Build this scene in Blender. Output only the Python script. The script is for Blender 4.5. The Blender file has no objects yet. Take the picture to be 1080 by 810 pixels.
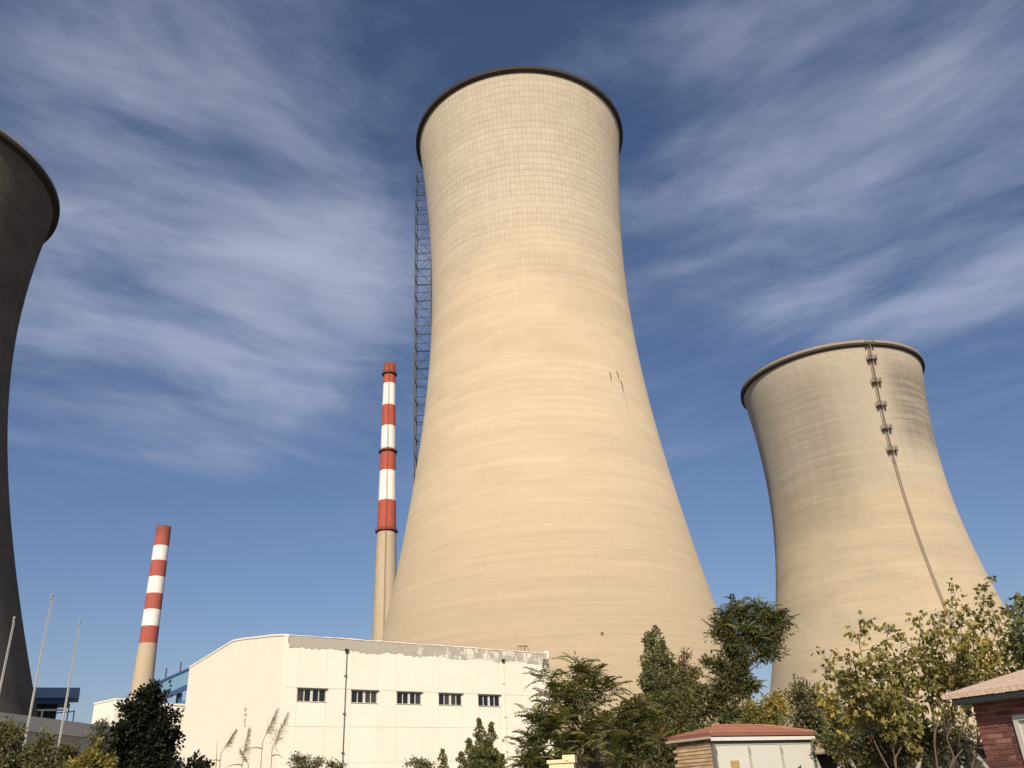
import bpy, math, random
import numpy as np
from mathutils import Matrix, Vector
random.seed(7); rng = np.random.default_rng(11)
R = math.radians
sc = bpy.context.scene
col = sc.collection

# ------------------------------------------------------------------ camera
EYE = 1.6
F = 900.0                                   # focal length in pixels of a 1080 wide frame
PITCH, ROLL = R(25.91), R(-2.93)
def cam_axes():
    cp, sp = math.cos(PITCH), math.sin(PITCH)
    r, u, w = np.array([1, 0, 0.]), np.array([0, -sp, cp]), np.array([0, cp, sp])
    c, s = math.cos(ROLL), math.sin(ROLL)
    return c * r + s * u, -s * r + c * u, w
AX = cam_axes()
cam = bpy.data.cameras.new('camera'); cam_o = bpy.data.objects.new('camera', cam); col.objects.link(cam_o)
cam.sensor_width = 36; cam.lens = F / 1080 * 36; cam.clip_start = .1; cam.clip_end = 6000
M = Matrix.Identity(4)
for i in range(3):
    M[i][0], M[i][1], M[i][2] = AX[0][i], AX[1][i], -AX[2][i]
M[2][3] = EYE
cam_o.matrix_world = M
sc.camera = cam_o

# ------------------------------------------------------------------ light
SUN_AZ, SUN_EL = 184.0, 32.0                # azimuth clockwise from the view direction
world = bpy.data.worlds.new('World'); sc.world = world; world.use_nodes = True
def sun_dir():
    a, e = R(SUN_AZ), R(SUN_EL)
    return Vector((math.sin(a) * math.cos(e), math.cos(a) * math.cos(e), math.sin(e)))
sun = bpy.data.lights.new('sun', 'SUN'); sun.energy = 4.3; sun.angle = R(.53); sun.color = (1, .885, .68)
sun_o = bpy.data.objects.new('sun', sun); col.objects.link(sun_o)
sun_o.rotation_euler = (-sun_dir()).to_track_quat('-Z', 'Y').to_euler()
sun_o.location = (0, -40, 90)
sc.view_settings.view_transform = 'Standard'; sc.view_settings.look = 'None'
sc.view_settings.exposure = 0.18; sc.view_settings.gamma = 1

class NT:
    """small helper for building node trees"""
    def __init__(s, tree):
        s.t = tree; s.n = tree.nodes; s.l = tree.links; s.n.clear()
    def node(s, kind, **kw):
        n = s.n.new(kind)
        for k, v in kw.items():
            if k.startswith('i_'):
                k = k[2:]; k = int(k) if k.isdigit() else k.replace('_', ' ')
                s.put(n.inputs[k], v)
            else: setattr(n, k, v)
        return n
    def put(s, inp, v):
        if hasattr(v, 'is_linked') or hasattr(v, 'links'): s.l.new(v, inp)
        else:
            if isinstance(v, tuple) and len(v) == 3 and len(getattr(inp, 'default_value', (0, 0, 0))) == 4: v = v + (1,)
            inp.default_value = v
    def math(s, op, a, b=0., c=None, clamp=False):
        n = s.n.new('ShaderNodeMath'); n.operation = op; n.use_clamp = clamp
        s.put(n.inputs[0], a); s.put(n.inputs[1], b)
        if c is not None: s.put(n.inputs[2], c)
        return n.outputs[0]
    def step(s, v, lo, hi, a=0., b=1., smooth=True):
        n = s.n.new('ShaderNodeMapRange'); n.interpolation_type = 'SMOOTHSTEP' if smooth else 'LINEAR'
        s.put(n.inputs[0], v); n.inputs[1].default_value = lo; n.inputs[2].default_value = hi
        n.inputs[3].default_value = a; n.inputs[4].default_value = b
        return n.outputs[0]
    def mix(s, fac, a, b, blend='MIX'):
        n = s.n.new('ShaderNodeMix'); n.data_type = 'RGBA'; n.blend_type = blend
        s.put(n.inputs[0], fac); s.put(n.inputs[6], a); s.put(n.inputs[7], b)
        return n.outputs[2]
    def xyz(s, v):
        n = s.n.new('ShaderNodeSeparateXYZ'); s.l.new(v, n.inputs[0]); return n.outputs
    def vec(s, x, y, z=0.):
        n = s.n.new('ShaderNodeCombineXYZ'); s.put(n.inputs[0], x); s.put(n.inputs[1], y); s.put(n.inputs[2], z); return n.outputs[0]
    def noise(s, v, scale, detail=4., rough=.55, dist=0., out=0):
        n = s.n.new('ShaderNodeTexNoise'); s.put(n.inputs['Vector'], v); n.inputs['Scale'].default_value = scale
        n.inputs['Detail'].default_value = detail; n.inputs['Roughness'].default_value = rough; n.inputs['Distortion'].default_value = dist
        return n.outputs[out]
    def coord(s, which='Object'):
        return s.n.new('ShaderNodeTexCoord').outputs[which]

# sky: physical sky with thin cirrus spread over a flat layer high above
w = NT(world.node_tree)
sky = w.node('ShaderNodeTexSky', sky_type='NISHITA')
sky.sun_disc = False; sky.sun_elevation = R(SUN_EL); sky.sun_rotation = R(SUN_AZ)
sky.altitude = 50; sky.air_density = 1.0; sky.dust_density = 1.6; sky.ozone_density = 1.8
d = w.coord('Generated')
dx, dy, dz = w.xyz(d)
inv = w.math('DIVIDE', 1., w.math('ADD', w.math('MAXIMUM', dz, 0.), .12))
u, v = w.math('MULTIPLY', dx, inv), w.math('MULTIPLY', dy, inv)
uv = w.vec(u, v)
bend = w.math('SQRT', w.math('ADD', w.math('MULTIPLY', u, u), .06))           # the cirrus streets fan out on both sides
uvb = w.vec(u, w.math('MULTIPLY_ADD', bend, .62, v))
warp = w.noise(uv, 1.1, 3, .5, 0, 1)
vm = w.node('ShaderNodeVectorMath', operation='MULTIPLY_ADD'); w.l.new(warp, vm.inputs[0]); vm.inputs[1].default_value = (.34, .34, 0); w.l.new(uvb, vm.inputs[2])
mp = w.node('ShaderNodeMapping'); w.l.new(vm.outputs[0], mp.inputs[0]); mp.inputs['Rotation'].default_value = (0, 0, R(6)); mp.inputs['Scale'].default_value = (1.0, 1.45, 1)
mp.inputs['Location'].default_value = (3.1, 1.7, 0)
wisps = w.noise(mp.outputs[0], 2.4, 10, .56, .25)
mp2 = w.node('ShaderNodeMapping'); w.l.new(vm.outputs[0], mp2.inputs[0]); mp2.inputs['Rotation'].default_value = (0, 0, R(-14)); mp2.inputs['Scale'].default_value = (1.0, 2.0, 1)
fibre = w.noise(mp2.outputs[0], 5.0, 9, .68, .5)
wisps = w.math('ADD', w.math('MULTIPLY', wisps, .85), w.math('MULTIPLY', fibre, .15))
mass = w.noise(uv, .75, 3, .5, .3)
def lobe(px, py, width):                    # a direction in the sky where a bank of cirrus lies
    q = np.array([(px - 540) / F, (405 - py) / F, 1.]); dd = q[0] * AX[0] + q[1] * AX[1] + q[2] * AX[2]; dd /= np.linalg.norm(dd)
    n = w.node('ShaderNodeVectorMath', operation='DOT_PRODUCT'); w.l.new(d, n.inputs[0]); n.inputs[1].default_value = tuple(dd)
    return w.step(n.outputs['Value'], math.cos(R(width)), 1.0)
banks = w.math('ADD', w.math('ADD', w.math('MULTIPLY', lobe(200, 250, 21), .36), w.math('MULTIPLY', lobe(950, 190, 17), .30)), w.math('MULTIPLY', lobe(330, 340, 11), .14))
banks = w.math('ADD', banks, w.math('MULTIPLY', lobe(690, 120, 11), .16))
banks = w.math('SUBTRACT', banks, w.math('MULTIPLY', lobe(590, 10, 16), .17))
amt = w.math('ADD', w.math('ADD', w.math('MULTIPLY', wisps, 1.9), w.math('MULTIPLY', mass, .5)), banks)
mask = w.step(amt, 1.12, 2.04)
mask = w.math('MULTIPLY', mask, w.step(dz, .22, .48))
mask = w.math('MULTIPLY', mask, .76)
skyc = w.mix(mask, sky.outputs[0], (5.9, 6.7, 7.6))
tint = w.mix(1., skyc, (1.0, .965, 1.07), 'MULTIPLY')
hs = w.node('ShaderNodeHueSaturation', i_Saturation=1.06); w.l.new(tint, hs.inputs['Color'])
bg = w.node('ShaderNodeBackground', i_Strength=.075); w.l.new(hs.outputs[0], bg.inputs[0])
wo = w.node('ShaderNodeOutputWorld'); w.l.new(bg.outputs[0], wo.inputs[0])

# ------------------------------------------------------------------ helpers
def ray(x, y):
    q = np.array([(x - 540) / F, (405 - y) / F, 1.]); return q[0] * AX[0] + q[1] * AX[1] + q[2] * AX[2]
def at(x, y, D):                             # point seen at a pixel, D metres away over the ground
    dd = ray(x, y); p = dd * (D / math.hypot(dd[0], dd[1])); p[2] += EYE; return p
def atz(x, y, z):
    dd = ray(x, y); p = dd * ((z - EYE) / dd[2]); p[2] += EYE; return p

def mesh(name, verts, faces, mats, smooth=False, fmat=None):
    me = bpy.data.meshes.new(name)
    me.from_pydata([tuple(map(float, q)) for q in verts], [], faces)
    for m in (mats if isinstance(mats, (list, tuple)) else [mats]): me.materials.append(m)
    if smooth: me.polygons.foreach_set('use_smooth', [True] * len(me.polygons))
    if fmat is not None: me.polygons.foreach_set('material_index', fmat)
    me.update(); return me
def link(name, me, parent=None, loc=None, rot=None, scale=None):
    o = bpy.data.objects.new(name, me); col.objects.link(o)
    if parent is not None: o.parent = parent
    if loc is not None: o.location = tuple(map(float, loc))
    if rot is not None: o.rotation_euler = rot
    if scale is not None: o.scale = scale if hasattr(scale, '__len__') else (scale,) * 3
    return o
def tag(o, label, cat, group=None):
    o['label'] = label; o['category'] = cat
    if group: o['group'] = group
    return o
def empty(name, loc, label, cat, group=None, rz=0.):
    o = bpy.data.objects.new(name, None); col.objects.link(o); o.location = tuple(map(float, loc)); o.rotation_euler = (0, 0, rz)
    o.empty_display_size = .3
    return tag(o, label, cat, group)

class MB:
    def __init__(s): s.v = []; s.f = []
    def add(s, v, f):
        k = len(s.v); s.v += [tuple(q) for q in v]; s.f += [tuple(i + k for i in q) for q in f]; return s
    def box(s, a, b):
        (x0, y0, z0), (x1, y1, z1) = a, b
        v = [(x0, y0, z0), (x1, y0, z0), (x1, y1, z0), (x0, y1, z0), (x0, y0, z1), (x1, y0, z1), (x1, y1, z1), (x0, y1, z1)]
        return s.add(v, [(3, 2, 1, 0), (4, 5, 6, 7), (0, 1, 5, 4), (1, 2, 6, 5), (2, 3, 7, 6), (3, 0, 4, 7)])
    def tube(s, pts, rad, n=6, cap=True):
        pts = [Vector(q) for q in pts]; rad = rad if hasattr(rad, '__len__') else [rad] * len(pts)
        rings = []
        up = Vector((.13, .21, 1)).normalized()
        for i, q in enumerate(pts):
            t = (pts[min(i + 1, len(pts) - 1)] - pts[max(i - 1, 0)]).normalized()
            if abs(t.dot(up)) > .98: up = Vector((1, .1, 0))
            a = t.cross(up).normalized(); b = t.cross(a)
            rings.append([q + (a * math.cos(2 * math.pi * k / n) + b * math.sin(2 * math.pi * k / n)) * rad[i] for k in range(n)])
        v = [q for rg in rings for q in rg]; f = []
        for i in range(len(pts) - 1):
            for k in range(n): f.append((i * n + k, i * n + (k + 1) % n, (i + 1) * n + (k + 1) % n, (i + 1) * n + k))
        if cap: f.append(tuple(range(n))[::-1]); f.append(tuple((len(pts) - 1) * n + k for k in range(n)))
        return s.add(v, f)
    def lathe(s, prof, n=48, close=False):
        v = []; f = []
        for r_, z_ in prof:
            for k in range(n):
                a = 2 * math.pi * k / n; v.append((r_ * math.cos(a), r_ * math.sin(a), z_))
        m = len(prof)
        for i in range(m if close else m - 1):
            j = (i + 1) % m
            for k in range(n): f.append((i * n + k, i * n + (k + 1) % n, j * n + (k + 1) % n, j * n + k))
        return s.add(v, f)
    def mesh(s, name, mat, smooth=False): return mesh(name, s.v, s.f, mat, smooth)
    def obj(s, name, mat, parent=None, smooth=False, **kw): return link(name, s.mesh(name, mat, smooth), parent, **kw)

# ------------------------------------------------------------------ materials
def material(name, build):
    m = bpy.data.materials.new(name); m.use_nodes = True
    t = NT(m.node_tree); out = t.node('ShaderNodeOutputMaterial')
    t.l.new(build(t), out.inputs[0]); return m
def bsdf(t, color, rough=.8, bump=None, bstr=.3, bdist=.02, metal=0., spec=.3):
    n = t.node('ShaderNodeBsdfPrincipled'); t.put(n.inputs['Base Color'], color); t.put(n.inputs['Roughness'], rough)
    n.inputs['Metallic'].default_value = metal; n.inputs['Specular IOR Level'].default_value = spec
    if bump is not None:
        b = t.node('ShaderNodeBump', i_Strength=bstr, i_Distance=bdist, i_Height=bump); t.l.new(b.outputs[0], n.inputs['Normal'])
    return n.outputs[0]
def simple(name, c, rough=.7, var=.18, scale=6., metal=0., spec=.3, bump=.15, bdist=.01, coord='Object'):
    def b(t):
        co = t.coord(coord); n = t.noise(co, scale, 6, .6); n2 = t.noise(co, scale * .17, 3, .5)
        k = t.math('ADD', t.math('MULTIPLY', n, var), t.math('MULTIPLY', n2, var))
        k = t.math('ADD', k, 1 - var)
        cc = t.mix(1., c, t.vec(k, k, k), 'MULTIPLY')
        return bsdf(t, cc, rough, n, bump, bdist, metal, spec)
    return material(name, b)

def shell_material(name, c0, c1, grid=.3, grid_from=60., dirt=.25, dirt_c=(.13, .12, .11), marks=(), dark_bands=(), seed=0., upper=None, lower=None, runw=.45):
    """board-marked concrete shell: lifts and formwork panels from height and angle"""
    def b(t):
        co = t.coord('Object'); x, y, z = t.xyz(co)
        ang = t.math('ARCTAN2', y, x)
        un, vn = t.math('MULTIPLY', ang, 140 / (2 * math.pi)), t.math('DIVIDE', z, 1.28)
        fu, fv = t.math('FRACT', un), t.math('FRACT', vn)
        cell = t.vec(t.math('FLOOR', un), t.math('FLOOR', vn), seed)
        wn = t.node('ShaderNodeTexWhiteNoise', noise_dimensions='3D'); t.l.new(cell, wn.inputs['Vector'])
        lift = t.node('ShaderNodeTexWhiteNoise', noise_dimensions='1D'); t.put(lift.inputs['W'], t.math('ADD', t.math('FLOOR', vn), seed))
        lu = t.math('ABSOLUTE', t.math('SUBTRACT', fu, .5)); lv = t.math('ABSOLUTE', t.math('SUBTRACT', fv, .5))
        linev, lineh = t.step(lu, .34, .50), t.step(lv, .33, .49)
        big = t.noise(t.vec(t.math('MULTIPLY', ang, 2.5), t.math('MULTIPLY', z, .05), seed), 1.6, 5, .6)
        # seams run around the shell; keep coordinates on a circle for the soft dirt
        circ = t.node('ShaderNodeVectorMath', operation='MULTIPLY'); t.l.new(co, circ.inputs[0]); circ.inputs[1].default_value = (.055, .055, .16)
        soft = t.noise(circ.outputs[0], 1.0, 6, .62, .4)
        st = t.node('ShaderNodeVectorMath', operation='MULTIPLY'); t.l.new(co, st.inputs[0]); st.inputs[1].default_value = (.06, .06, 1.1)
        streak = t.noise(st.outputs[0], 1.0, 5, .6)
        fine = t.noise(co, 1.1, 7, .65)
        vs = t.node('ShaderNodeVectorMath', operation='MULTIPLY'); t.l.new(co, vs.inputs[0]); vs.inputs[1].default_value = (.9, .9, .03)
        runs = t.noise(vs.outputs[0], 1.0, 4, .6)
        gm = t.math('MULTIPLY', t.step(z, grid_from - 22, grid_from + 22, .0, 1.), t.step(soft, .28, .62, .55, 1.15))
        gm = t.math('MULTIPLY', gm, t.step(fine, .35, .6, .55, 1.1)); gm = t.math('ADD', gm, .05)
        cc = t.mix(t.step(soft, .3, .72), c0, c1)
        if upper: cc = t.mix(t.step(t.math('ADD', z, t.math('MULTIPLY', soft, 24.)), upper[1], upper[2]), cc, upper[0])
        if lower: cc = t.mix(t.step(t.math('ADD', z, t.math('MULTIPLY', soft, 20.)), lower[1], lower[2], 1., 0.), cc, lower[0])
        k = t.math('ADD', .86, t.math('MULTIPLY', streak, .28))
        k = t.math('ADD', k, t.math('MULTIPLY', t.math('SUBTRACT', lift.outputs[0], .5), .04))
        k = t.math('ADD', k, t.math('MULTIPLY', t.math('SUBTRACT', fine, .5), .14))
        k = t.math('ADD', k, t.math('MULTIPLY', t.math('MULTIPLY', t.math('SUBTRACT', wn.outputs[0], .5), gm), .09))
        ln = t.math('MAXIMUM', t.math('MULTIPLY', linev, gm), t.math('MULTIPLY', lineh, t.math('MAXIMUM', gm, .24)))
        k = t.math('MULTIPLY', k, t.math('SUBTRACT', 1., t.math('MULTIPLY', ln, grid)))
        cc = t.mix(1., cc, t.vec(k, k, k), 'MULTIPLY')
        cc = t.mix(t.math('MULTIPLY', t.step(t.math('ADD', t.math('MULTIPLY', runs, runw), t.math('MULTIPLY', soft, .75)), .55, .85), dirt), cc, dirt_c)
        vr = t.node('ShaderNodeVectorMath', operation='MULTIPLY'); t.l.new(co, vr.inputs[0]); vr.inputs[1].default_value = (.55, .55, .012)
        rr = t.noise(vr.outputs[0], 1.0, 6, .7)
        cc = t.mix(t.math('MULTIPLY', t.step(rr, .52, .72), .13), cc, dirt_c)
        for (z0, z1, a0, a1, amt) in dark_bands:     # weathered zones
            m_ = t.math('MULTIPLY', t.step(z, z0 - 6, z0 + 4), t.step(z, z1 - 4, z1 + 6, 1., 0.))
            m_ = t.math('MULTIPLY', m_, t.math('MULTIPLY', t.step(ang, R(a0 - 12), R(a0 + 12)), t.step(ang, R(a1 - 12), R(a1 + 12), 1., 0.)))
            m_ = t.math('MULTIPLY', m_, t.step(t.math('ADD', t.math('MULTIPLY', runs, .25), t.math('MULTIPLY', streak, .75)), .30, .62, .3, 1.))
            cc = t.mix(t.math('MULTIPLY', m_, amt), cc, dirt_c)
        for (a, wdt, z0, z1, amt, shear) in marks:   # rust and soot runs below old anchor holes
            aa = t.math('SUBTRACT', t.math('ADD', ang, t.math('MULTIPLY', t.math('SUBTRACT', z, z1), shear)), R(a))
            aa = t.math('ADD', aa, t.math('MULTIPLY', t.math('SUBTRACT', fine, .5), R(.8)))
            m_ = t.math('MULTIPLY', t.step(t.math('ABSOLUTE', aa), 0., R(wdt), 1., 0.), t.math('MULTIPLY', t.step(z, z0, z0 + (z1 - z0) * .6), t.step(z, z1 - .25, z1, 1., 0.)))
            cc = t.mix(t.math('MULTIPLY', m_, amt), cc, (.03, .025, .02))
        hgt = t.math('SUBTRACT', t.math('MULTIPLY', fine, .3), t.math('MULTIPLY', ln, .8))
        n = t.node('ShaderNodeBsdfDiffuse'); t.put(n.inputs['Color'], cc); n.inputs['Roughness'].default_value = .30
        bm = t.node('ShaderNodeBump', i_Strength=.35, i_Distance=.06, i_Height=hgt); t.l.new(bm.outputs[0], n.inputs['Normal'])
        return n.outputs[0]
    return material(name, b)

m_dark = simple('dark_steel', (.035, .032, .03), .6, .3, 3.)
m_rim = simple('rim_dark_concrete', (.045, .038, .035), .9, .35, .6)
m_cope = simple('rim_coping', (.30, .25, .20), .9, .3, .5)
m_galv = simple('galvanised_steel', (.30, .30, .29), .6, .25, 8., metal=.3)
m_mast = simple('mast_steel', (.065, .068, .08), .6, .25, 2.)
m_rust = simple('rusty_steel', (.16, .085, .05), .8, .4, 5.)
m_conc = simple('grey_concrete', (.30, .28, .25), .92, .3, 1.6, bump=.3)
def chimney_paint(name, c, dirt=(.16, .13, .11), amt=.45, soot=400.):
    def b(t):
        co = t.coord('Object'); vs = t.node('ShaderNodeVectorMath', operation='MULTIPLY'); t.l.new(co, vs.inputs[0]); vs.inputs[1].default_value = (1.1, 1.1, .10)
        runs = t.noise(vs.outputs[0], 1., 6, .65); n = t.noise(co, .45, 6, .65); fl = t.noise(co, 2.2, 5, .7)
        k = t.math('ADD', .80, t.math('MULTIPLY', n, .40)); cc = t.mix(1., c, t.vec(k, k, k), 'MULTIPLY')
        cc = t.mix(t.math('MULTIPLY', t.step(runs, .50, .74), amt), cc, dirt)
        cc = t.mix(t.step(fl, .66, .72, 0., .55), cc, (.42, .35, .28))
        x_, y_, z_ = t.xyz(co); cc = t.mix(t.math('MULTIPLY', t.step(t.math('ADD', z_, t.math('MULTIPLY', runs, 6.)), soot, soot + 9.), .55), cc, (.06, .05, .045))
        return bsdf(t, cc, .85, fl, .2, .03, spec=.2)
    return material(name, b)
m_red = chimney_paint('weathered_red_band', (.40, .088, .062), soot=173.); m_red_far = chimney_paint('faded_red_band', (.37, .095, .075), soot=147.); m_white = chimney_paint('weathered_white_band', (.76, .74, .70), (.42, .38, .33), .4)
m_stack = simple('chimney_concrete', (.44, .36, .26), .92, .22, .25)
m_dirt = simple('dusty_ground', (.20, .17, .13), .95, .4, .8, bump=.6, bdist=.05)

# ------------------------------------------------------------------ ground
g = MB(); nG = 60
gx = np.linspace(-1, 1, nG); gx = np.sign(gx) * np.abs(gx) ** 2.2 * 2600
gv = [(x, y, -.03 - .0 * x) for y in gx for x in gx]
g.add(gv, [(j * nG + i, j * nG + i + 1, (j + 1) * nG + i + 1, (j + 1) * nG + i) for j in range(nG - 1) for i in range(nG - 1)])
gr = g.obj('ground', m_dirt); gr['kind'] = 'structure'

# ------------------------------------------------------------------ cooling towers
def hyper(p, z):
    a, zt, bl, bu = p; b_ = bl if z < zt else bu
    return a * math.sqrt(1 + ((z - zt) / b_) ** 2)
def cooling_tower(axis, p, Ht, mat, label, rim_w, z0=8., rim_h=.9, cope_h=.22, cope_in=.25, npost=72):
    root = empty('cooling_tower', (axis[0], axis[1], 0), label, 'cooling tower', 'concrete cooling towers')
    n, m = 200, 110
    zs = np.linspace(z0, Ht, m)
    out = [(hyper(p, z), z) for z in zs]; inn = [(hyper(p, z) - .55, z) for z in zs[::-1][::6]] + [(hyper(p, z0) - .55, z0)]
    MB().lathe(out + inn, n, True).obj('shell', mat, root, True)
    rt = hyper(p, Ht)
    MB().lathe([(rt - .05, Ht - rim_h), (rt + rim_w, Ht - rim_h * .72), (rt + rim_w, Ht), (rt - .7, Ht + .03), (rt - .7, Ht - .3)], n).obj('rim', m_rim, root)
    if cope_h: MB().lathe([(rt + rim_w - cope_in, Ht), (rt + rim_w - cope_in, Ht + cope_h), (rt + rim_w - cope_in - .3, Ht + cope_h), (rt + rim_w - cope_in - .3, Ht)], n).obj('coping', m_cope, root)
    rl = MB(); rr = rt + rim_w - .35
    for hh in (.6, 1.1): rl.tube([(rr * math.cos(2 * math.pi * k / 96), rr * math.sin(2 * math.pi * k / 96), Ht + hh) for k in range(97)], .022, 4, False)
    for k in range(npost):
        a = 2 * math.pi * k / npost; rl.tube([(rr * math.cos(a), rr * math.sin(a), Ht), (rr * math.cos(a), rr * math.sin(a), Ht + 1.1)], .025, 4)
    rl.obj('railing', m_mast, root)
    # raking columns that carry the shell
    nc = 28; rb = hyper(p, z0) - .28; rg = rb + 1.6; da = math.pi / nc
    for sgn in (1, -1):
        me = MB().tube([(rg, 0, -.3), (rb * math.cos(sgn * da), rb * math.sin(sgn * da), z0 + .2)], .42, 8).mesh('column', m_conc, True)
        for k in range(nc): link('column', me, root, rot=(0, 0, 2 * math.pi * k / nc))
    MB().lathe([(.01, z0 - .4), (rb - 4., z0 - .4), (rb - 3.6, z0 * .5), (rb - 3.6, -.2)], 64).obj('fill_pack', m_rim, root)
    MB().lathe([(rg + 2.2, -.2), (rg + 2.2, 1.1), (rg + 1.9, 1.1), (rg + 1.9, -.2)], 96).obj('basin_wall', m_conc, root)
    return root

P_MAIN = (17.72, 84.87, 59.28, 65.14); C_MAIN = (3.97, 133.88)
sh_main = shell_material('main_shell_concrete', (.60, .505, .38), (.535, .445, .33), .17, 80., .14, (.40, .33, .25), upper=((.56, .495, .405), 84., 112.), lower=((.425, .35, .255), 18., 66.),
    marks=[(-54.1, .55, 58.0, 60.4, .95, 0), (-49.4, .55, 58.6, 61.0, .95, .006), (-47.6, .65, 56.3, 59.4, .95, 0), (-47.2, .2, 52.2, 57., .5, 0), (-77.9, .7, 18.9, 19.7, .9, 0), (-98.3, .25, 91.5, 97, .45, 0)], seed=3.)
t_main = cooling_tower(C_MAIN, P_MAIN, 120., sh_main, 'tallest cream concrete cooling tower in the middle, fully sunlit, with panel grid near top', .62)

S = 100 / 120
P_RIGHT = tuple(q * S for q in (25.65, 86.91, 63.27, 74.24)); C_RIGHT = (104.75 * S, 255.63 * S)
sh_right = shell_material('right_shell_concrete', (.49, .41, .305), (.42, .355, .27), .12, 92., .26, (.22, .195, .165), upper=((.46, .41, .34), 70., 90.), runw=.2,
    dark_bands=[(75, 95, -76, -20, 1.), (56, 94, -170, -112, .55), (66, 92, -135, -92, .3)], seed=9.)
t_right = cooling_tower(C_RIGHT, P_RIGHT, 100., sh_right, 'squat cream concrete cooling tower at right with a caged ladder down its face', .65, 7., .85, .75, .1)
P_LEFT = tuple(q * S for q in (26.59, 95.24, 60.68, 67.26)); C_LEFT = (-121.35 * S, 133.35 * S)
sh_left = shell_material('shaded_left_shell', (.142, .128, .113), (.122, .111, .10), .12, 70., .35, (.055, .047, .042), seed=15.)  # shade is put into the base colour, far darker than the other shells
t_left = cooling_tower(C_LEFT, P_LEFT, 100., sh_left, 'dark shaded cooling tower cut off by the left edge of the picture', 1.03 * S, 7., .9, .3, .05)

# caged ladder of the right tower: it follows the shell at one angle
def ladder_right():
    a = R(-84.7); ca, sa = math.cos(a), math.sin(a)
    def pt(z, off, tan=0.):
        r_ = hyper(P_RIGHT, z) + off; return (r_ * ca - tan * sa, r_ * sa + tan * ca, z)
    zz = list(np.linspace(9, 100.2, 60))
    lad = MB()
    for s_ in (-.24, .24): lad.tube([pt(z, .35, s_) for z in zz], .07, 4)
    for z in np.arange(9, 100, .6): lad.tube([pt(z, .35, -.24), pt(z, .35, .24)], .03, 4)
    lo = lad.obj('ladder', simple('dusty_ladder_steel', (.26, .20, .14), .8, .3, 1.), t_right)
    cage = MB()
    for tt in np.linspace(-1, 1, 3):
        cage.tube([pt(z, .35 + .75 * math.cos(tt * 1.4), .42 * math.sin(tt * 1.4)) for z in zz if z > 68], .045, 4)
    for z in np.arange(69, 99.5, 1.2):
        cage.tube([pt(z, .35 + .75 * math.cos(q), .42 * math.sin(q)) for q in np.linspace(-1.6, 1.6, 6)], .035, 4)
    cage.obj('cage', simple('pale_cage_steel', (.50, .46, .40), .7, .2, 1.), lo)
    for z in (99.3, 95.3, 89.3, 83.2, 77.2, 71.6):
        pf = MB()
        pp = [pt(z, .02, -1.15), pt(z, 1.35, -1.15), pt(z, 1.35, 1.15), pt(z, .02, 1.15)]
        up = [(q[0], q[1], q[2] + .12) for q in pp]
        pf.add(pp + up, [(3, 2, 1, 0), (4, 5, 6, 7), (0, 1, 5, 4), (1, 2, 6, 5), (2, 3, 7, 6), (3, 0, 4, 7)])
        for q in [pt(z, o, s_) for o in (.15, .75, 1.3) for s_ in (-1.1, 1.1)] + [pt(z, 1.3, s_) for s_ in (-.55, 0, .55)]:
            pf.tube([q, (q[0], q[1], q[2] + 1.15)], .05, 4)
        for hh in (.6, 1.12):
            pf.tube([(q[0], q[1], q[2] + hh) for q in (pt(z, .1, -1.1), pt(z, 1.3, -1.1), pt(z, 1.3, 1.1), pt(z, .1, 1.1))], .045, 4)
        for s_ in (-1., 1.):
            pf.tube([pt(z, 1.2, s_), pt(z - 1.3, .0, s_)], .06, 4)
        pf.obj('platform', simple('weathered_platform_steel', (.13, .105, .085), .8, .3, 1.), lo)
ladder_right()

# lattice mast that stands against the left side of the main tower
def mast():
    hd = 134.5
    pL = at(436.8, 330, hd); pR = at(454.5, 330, hd)
    wx = pR[0] - pL[0]
    zb, zt = 44.0, 118.6
    root = empty('lattice_mast', (pL[0], pL[1] + 1.0, zb), 'thin grey lattice steel mast rising beside the left edge of the tallest cooling tower', 'mast')
    hgt = zt - zb; n = 42; bh = hgt / n
    chord = MB().tube([(0, 0, 0), (0, 0, hgt)], .105, 5).mesh('chord', m_mast)
    for x in (0, wx):
        for y in (0, wx): link('chord', chord, root, loc=(x, y, 0))
    strut = MB().tube([(0, 0, 0), (wx, 0, 0)], .08, 4).mesh('strut', m_mast)
    dg1 = MB().tube([(0, 0, 0), (wx, 0, bh * 2)], .06, 4).mesh('brace', m_mast)
    dg2 = MB().tube([(wx, 0, 0), (0, 0, bh * 2)], .06, 4).mesh('brace', m_mast)
    for k in range(1, n, 1):
        link('strut', strut, root, loc=(0, 0, k * bh))
        if k % 2 == 0:
            link('strut', strut, root, loc=(0, wx, k * bh))
            link('strut', strut, root, loc=(0, 0, k * bh), rot=(0, 0, R(90)))
            link('strut', strut, root, loc=(wx, 0, k * bh), rot=(0, 0, R(90)))
    for k in range(0, n - 1, 2):
        link('brace', dg1 if (k // 2) % 2 else dg2, root, loc=(0, 0, k * bh))
        link('brace', dg2 if (k // 2) % 2 else dg1, root, loc=(0, wx, k * bh))
    for k in range(6, n, 8):
        MB().tube([(wx, wx * .5, 0), (wx + 3.5, wx * .5 + .4, .2)], .06, 4).obj('tie_bar', m_mast, root, loc=(0, 0, k * bh))
mast()

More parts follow.
